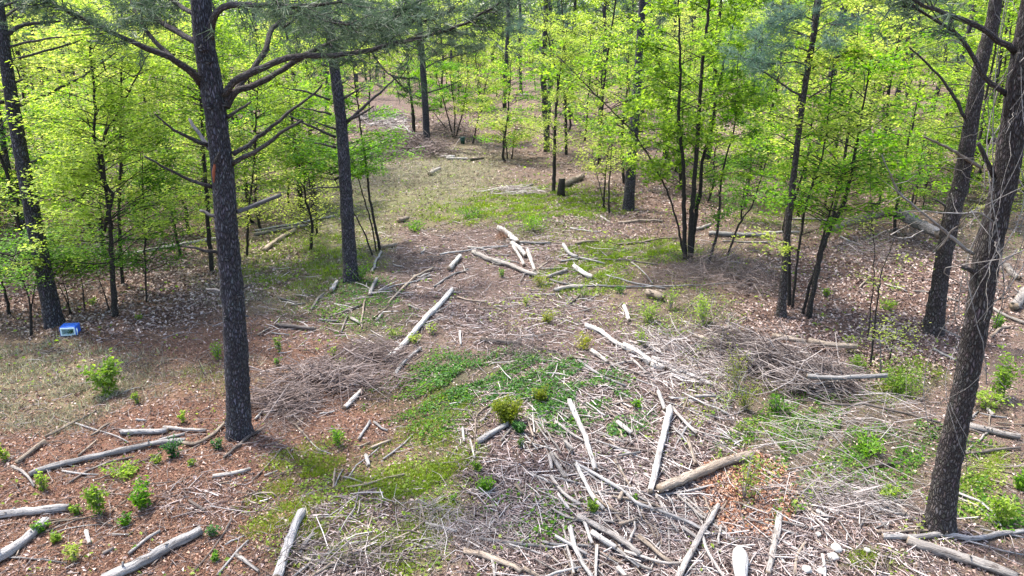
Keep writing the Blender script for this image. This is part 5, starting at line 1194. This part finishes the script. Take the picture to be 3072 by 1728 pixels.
# ------------------------------------------------------------------ small shrubs and seedlings, each a thing
def shrub(px, py, w_px, h_px, leaf, n, ls, label, cat='shrub', shape='dome', name='shrub', stems=9):
    if leaf != 'leaf_cedar': n = int(n * .55) + 20; ls *= 1.35
    b, t = ground(px, py); W = w_px / FPX * t / 2; H = h_px / FPX * t / .93
    root = empty(name, tuple(b), label, cat); o = np.array(b)
    st = MB(); LV = MB(); cs = []
    for k in range(stems):
        a = rng.random() * 6.28; rr_ = W * rng.random() ** .5 * .9; e = b + np.array([math.cos(a) * rr_, math.sin(a) * rr_ * .8, H * (.55 + .4 * rng.random())])
        m = b + (e - b) * .5 + np.array([0, 0, H * .08]); tube(st, [b, m, e], [.006, .005, .002], 4, False)
        v = rng.random((n // stems, 1)) ** .6; sp = (.30 if shape == 'dome' else .22)
        cs.append(b + (e - b) * v + rng.normal(size=(n // stems, 3)) * np.array([W * sp * .6, W * sp * .6, H * .09]))
    C = np.concatenate(cs); C[:, 2] = np.maximum(C[:, 2], b[2] + .01); m = len(C)
    kites(LV, C, ls * (.6 + .7 * rng.random(m)), np.stack([rng.normal(size=m) * .6, rng.normal(size=m) * .6, np.ones(m)], -1), .5, .12)
    st.build('stems', M['twigs_brown'], root, o); g = LV.build('foliage', M[leaf], root, o, smooth=False); g['kind'] = 'stuff'
SH = [
 (325, 1185, 115, 110, 'leaf_lime', 900, .07, 'bright green shrub on the dull grass left of the foreground pine'),
 (412, 1212, 26, 40, 'leaf_lime', 90, .05, 'small bright seedling right of the bright green shrub'),
 (655, 1080, 45, 60, 'leaf_green', 500, .03, 'feathery green tuft touching the left side of the foreground pine'),
 (550, 1268, 34, 40, 'leaf_lime', 120, .045, 'little lime seedling above the level log by the foreground pine'),
 (520, 1372, 60, 70, 'leaf_deep', 300, .045, 'dark green seedling over the upper end of the long bare log'),
 (655, 1350, 40, 40, 'leaf_deep', 160, .04, 'dark green sprig left of the foreground pine foot'),
 (130, 1472, 50, 70, 'leaf_lime', 260, .045, 'upright green seedling below the long bare log'),
 (20, 1380, 60, 60, 'leaf_yellow', 200, .05, 'yellow green weeds at the left edge'),
 (300, 1545, 70, 120, 'leaf_lime', 480, .05, 'tall arching seedling in the left foreground, left one of the pair'),
 (425, 1525, 90, 90, 'leaf_green', 560, .05, 'arching leafy seedling in the left foreground, right one of the pair'),
 (380, 1430, 130, 40, 'leaf_lime', 420, .045, 'low spray of leaves joining the pair of tall seedlings'),
 (232, 1545, 40, 40, 'leaf_lime', 120, .04, 'tiny pale weed left of the tall arching seedling'),
 (375, 1578, 50, 40, 'leaf_green', 170, .045, 'small green plant below the pair of tall seedlings'),
 (130, 1600, 50, 40, 'leaf_green', 200, .045, 'green sprig growing on the splintered end of the big log'),
 (172, 1625, 40, 36, 'leaf_lime', 150, .045, 'bright weed right of the splintered log end'),
 (225, 1682, 60, 60, 'leaf_yellow', 220, .04, 'yellow weed below the splintered log'),
 (470, 1392, 40, 30, 'leaf_yellow', 150, .035, 'yellowish tuft below the long bare log'),
 (575, 1398, 30, 24, 'leaf_lime', 90, .035, 'round little weed between the long bare log and the pine'),
 (653, 1685, 32, 34, 'leaf_green', 120, .04, 'small green weed beside the thin dark stick at the bottom'),
 (640, 1610, 50, 46, 'leaf_deep', 160, .035, 'grey green weed right of the rotten log tip'),
 (1012, 1335, 66, 66, 'leaf_green', 420, .035, 'isolated low green clump below the brush pile'),
 (840, 1058, 34, 56, 'leaf_lime', 170, .045, 'slim bright seedling right of the foreground pine'),
 (832, 1098, 34, 30, 'leaf_green', 110, .04, 'dark low weed under the slim bright seedling'),
 (1000, 1075, 26, 40, 'leaf_lime', 90, .04, 'tiny bright seedling near the upper brush pile'),
 (1020, 1105, 36, 34, 'leaf_lime', 110, .04, 'small weed at the left of the upper brush pile'),
 (1245, 1030, 50, 30, 'leaf_yellow', 160, .045, 'yellow weed on the long white log'),
 (1180, 1010, 70, 30, 'leaf_yellow', 200, .04, 'yellow weeds left of the long white log'),
 (1298, 1005, 40, 40, 'leaf_yellow', 120, .045, 'pale yellow weed right of the long white log'),
 (1520, 1268, 92, 82, 'leaf_cedar', 2600, .042, 'round yellow green cedar bush in the lower centre'),
 (1557, 1300, 42, 36, 'leaf_deep', 800, .04, 'little dark green bush right below the cedar bush'),
 (1564, 1342, 26, 34, 'leaf_green', 160, .03, 'smallest green sprig under the two round bushes'),
 (1622, 1205, 54, 48, 'leaf_cedar', 700, .045, 'yellow green sprig clump on the ivy patch'),
 (1455, 1475, 60, 52, 'leaf_green', 560, .035, 'round bright green plant right of the grass'),
 (1430, 1412, 46, 30, 'leaf_lime', 170, .045, 'leafy weed above the round bright green plant'),
 (1360, 1505, 28, 26, 'leaf_green', 110, .035, 'tiny green plant on the edge of the grass'),
 (1780, 1545, 36, 46, 'leaf_lime', 160, .05, 'bright seedling in the middle of the white debris'),
 (1900, 1505, 26, 26, 'leaf_green', 70, .045, 'little green sprout left of the tan log'),
 (1913, 1225, 46, 34, 'leaf_green', 300, .035, 'green tuft above the long peeled log'),
 (1622, 858, 50, 36, 'leaf_cedar', 420, .035, 'yellow brown green bush at the end of the long centre log'),
 (1505, 832, 26, 28, 'leaf_green', 120, .045, 'small bright plant in the chip field'),
 (1640, 965, 66, 36, 'leaf_cedar', 300, .045, 'yellow weeds right of the chip field'),
 (1580, 920, 36, 40, 'leaf_yellow', 130, .045, 'yellow seedlings running down the chip field'),
 (1745, 1050, 66, 56, 'leaf_cedar', 420, .045, 'yellow bush just left of the line of white logs'),
 (1948, 965, 70, 60, 'leaf_lime', 520, .045, 'round lime weed in the clearing right of centre'),
 (2110, 975, 90, 90, 'leaf_lime', 700, .045, 'taller feathery green shrub right of the round lime weed'),
 (2010, 930, 60, 70, 'leaf_lime', 220, .045, 'airy weed stems left of the feathery green shrub'),
 (1860, 880, 40, 28, 'leaf_green', 170, .045, 'bright low plant on the long level pole'),
 (1750, 895, 46, 40, 'leaf_lime', 220, .035, 'grassy tuft beside the curled bark slab'),
 (1925, 1045, 50, 60, 'leaf_lime', 200, .045, 'thin green weed above the line of white logs'),
 (2205, 1170, 100, 150, 'leaf_cedar', 500, .035, 'tall yellow brown weed patch left of the big brush pile'),
 (2235, 1230, 90, 90, 'leaf_cedar', 360, .04, 'yellow brown leafy sprigs above the tan log end'),
 (2230, 1500, 120, 170, 'leaf_yellow', 380, .035, 'bare reddish sapling with few yellow leaves on the dead leaves patch'),
 (2330, 1240, 90, 60, 'leaf_green', 400, .045, 'green weed clump below the big brush pile'),
 (2560, 1110, 90, 50, 'leaf_lime', 500, .045, 'bright weeds above the smooth grey log, left clump'),
 (2700, 1180, 170, 100, 'leaf_lime', 1700, .04, 'big bright green weed clump right of the smooth grey log'),
 (2545, 1060, 60, 60, 'leaf_yellow', 180, .045, 'pale yellow sprig above the left bright clump'),
 (2660, 930, 60, 34, 'leaf_lime', 320, .05, 'low bright weed on the dead leaves at right'),
 (2480, 890, 40, 28, 'leaf_lime', 170, .05, 'tiny bright weed on the dead leaves near the leaning stems'),
 (2990, 985, 46, 50, 'leaf_green', 380, .045, 'round green weed at the right edge behind the vine covered pine'),
 (2995, 1200, 110, 150, 'leaf_lime', 800, .06, 'leafy lime shrub at the right edge beyond the foreground pine'),
 (2960, 1225, 130, 60, 'leaf_lime', 420, .055, 'lower leafy shoots below the lime shrub at the right edge'),
 (3060, 1470, 60, 60, 'leaf_green', 420, .05, 'bright green bush cut by the right edge'),
 (3000, 1570, 90, 90, 'leaf_lime', 800, .045, 'long bright leafy row at the lower right'),
 (2830, 690, 34, 40, 'leaf_yellow', 160, .06, 'yellow sprig between the two leaning right pines'),
 (1080, 842, 90, 50, 'leaf_green', 520, .045, 'ivy mound wrapping the foot of the second pine'),
 (420, 960, 26, 20, 'leaf_yellow', 120, .04, 'small pale tuft on the brown leaves left of the foreground pine'),
 (280, 915, 30, 22, 'leaf_yellow', 110, .045, 'small yellowish tuft near the crooked sapling'),
 (1250, 690, 110, 30, 'leaf_green', 420, .06, 'low green shrub patch at the head of the chip field'),
 (1410, 655, 100, 34, 'leaf_green', 520, .06, 'green weed patch where the track meets the clearing'),
 (1600, 690, 110, 50, 'leaf_green', 420, .06, 'blue green leafy weeds above the whitish log'),
 (2660, 1500, 60, 50, 'leaf_lime', 320, .05, 'bright plant left of the right foreground pine'),
 (2600, 1360, 120, 50, 'leaf_green', 600, .045, 'green leafy weeds under the twig sprawl'),
]
for a in SH: shrub(*a)

# ------------------------------------------------------------------ pale stones
def rock(px, py, wpx, label, mt='stone', name='stone', sq=.75):
    b, t = ground(px, py); r_ = wpx / FPX * t / 2
    import bmesh
    bm = bmesh.new(); bmesh.ops.create_icosphere(bm, subdivisions=3, radius=1.0)
    off = Vector((rnd.random() * 9, rnd.random() * 9, 0))
    for v in bm.verts:
        k = 1 + .28 * noise.noise(v.co * 1.1 + off) + .1 * noise.noise(v.co * 3.1 + off); v.co = v.co * k; v.co.z *= sq; v.co *= r_
    me = bpy.data.meshes.new(name); bm.to_mesh(me); bm.free(); me.materials.append(M[mt])
    for p in me.polygons: p.use_smooth = True
    o = bpy.data.objects.new(name, me); COL.objects.link(o); o.location = (b[0], b[1], b[2] + r_ * .55); o.rotation_euler = (0, 0, rnd.uniform(0, 6)); tag(o, label, 'stone')
rock(2510, 1652, 32, 'upper pale stone of the two touching ones near the bottom right'); rock(2497, 1678, 32, 'lower pale stone of the two touching ones near the bottom right')
rock(2420, 1716, 30, 'pale stone on the bottom edge left of the white stick'); rock(2455, 1608, 18, 'small pale stone above the two touching ones'); rock(2462, 1720, 26, 'pale stone on the bottom edge right of the white stick')
rock(2600, 1655, 20, 'small greyish stone right of the two touching ones')
# bleached round-topped stump at the bottom edge
b, t = ground(2222, 1728); P0, _ = ground(2222, 1765); P1, _ = ground(2214, 1672)
mb = MB(); q = spline([P0 + [0, 0, .06], (P0 + P1) / 2 + [0, 0, .12], P1 + [0, 0, .12]], 9); tube(mb, q, np.array([.05, .06, .075, .085, .092, .095, .094, .085, .055]), 14, True, .03, 0, None, 4)
tag(mb.build('bleached_stump', M['white_wood'], origin=tuple(b)), 'smooth bleached white piece of stump with a round top at the bottom edge', 'stump')

# ------------------------------------------------------------------ blue cooler lying on its side, open end to the camera
def bevel_box(mb_list, name, lo, hi, m, parent, bev=.02, open_front=False, wall=.03):
    import bmesh
    bm = bmesh.new(); bmesh.ops.create_cube(bm, size=1.0)
    for v in bm.verts: v.co = Vector([(lo[i] + hi[i]) / 2 + v.co[i] * (hi[i] - lo[i]) for i in range(3)])
    bmesh.ops.bevel(bm, geom=list(bm.edges), offset=bev, segments=3, affect='EDGES', profile=.5)
    if open_front:
        f = min(bm.faces, key=lambda f: f.calc_center_median().y + (0 if abs(f.normal.y) > .9 else 9))
        bmesh.ops.inset_individual(bm, faces=[f], thickness=wall)
        r_ = bmesh.ops.extrude_discrete_faces(bm, faces=[f]); f2 = r_['faces'][0]
        for v in f2.verts: v.co.y += (hi[1] - lo[1]) * .85
    me = bpy.data.meshes.new(name); bm.to_mesh(me); bm.free(); me.materials.append(m)
    for p in me.polygons: p.use_smooth = False
    o = bpy.data.objects.new(name, me); COL.objects.link(o); o.parent = parent; return o
b, t = ground(205, 1012)
cool = empty('cooler', (b[0], b[1] + .02, b[2] + .01), 'blue plastic cooler lying on its side, open white end facing out, beside the left pine', 'cooler')
cool.rotation_euler = (0, R(2), R(12)); cool.scale = (.78, .78, .78)
bevel_box(None, 'shell', (-.20, 0, 0), (.20, .33, .27), M['cooler_blue'], cool, .03, True, .014)
bevel_box(None, 'liner', (-.183, -.012, .017), (.183, .27, .253), M['cooler_white'], cool, .022, True, .022)
mb = MB()   # carrying handle folded along the right side
tube(mb, spline([[.205, .02, .03], [.232, -.02, .06], [.236, -.025, .13], [.232, -.01, .19], [.207, .03, .2]], 12), .012, 8, True)
mb.build('handle', M['cooler_white'], cool)
mb = MB(); tube(mb, [[-.21, .06, .13], [-.2, .06, .13]], .02, 10, True); tube(mb, [[.2, .06, .2], [.212, .06, .2]], .018, 10, True); mb.build('hinge', M['cooler_white'], cool)
# a few green leaves grown into the cooler's mouth
mb = MB(); n = 60; C = np.stack([-.02 + .10 * rng.random(n), -.01 + .2 * rng.random(n), .07 + .11 * rng.random(n)], -1); kites(mb, C * .78 + np.array(cool.location), .03, rng.normal(size=(n, 3)) + [0, -.5, .8], .6, .1)
tag(mb.build('sprig', M['leaf_deep'], origin=tuple(cool.location), smooth=False), 'green leafy sprig inside the mouth of the blue cooler', 'sprig')
# small dark green tub under the far bushes
b, t = ground(1388, 432); root = empty('tub', tuple(b), 'small dark green tub standing under the far low bushes', 'tub')
mb = MB(); tube(mb, [b, b + [0, 0, .2], b + [0, 0, .4]], [.12, .14, .155], 16, True); mb.build('wall', M['bin_green'], root, b)
mb = MB(); tube(mb, [b + [0, 0, .39], b + [0, 0, .42]], [.17, .17], 16, True); mb.build('rim', M['bin_green'], root, b)
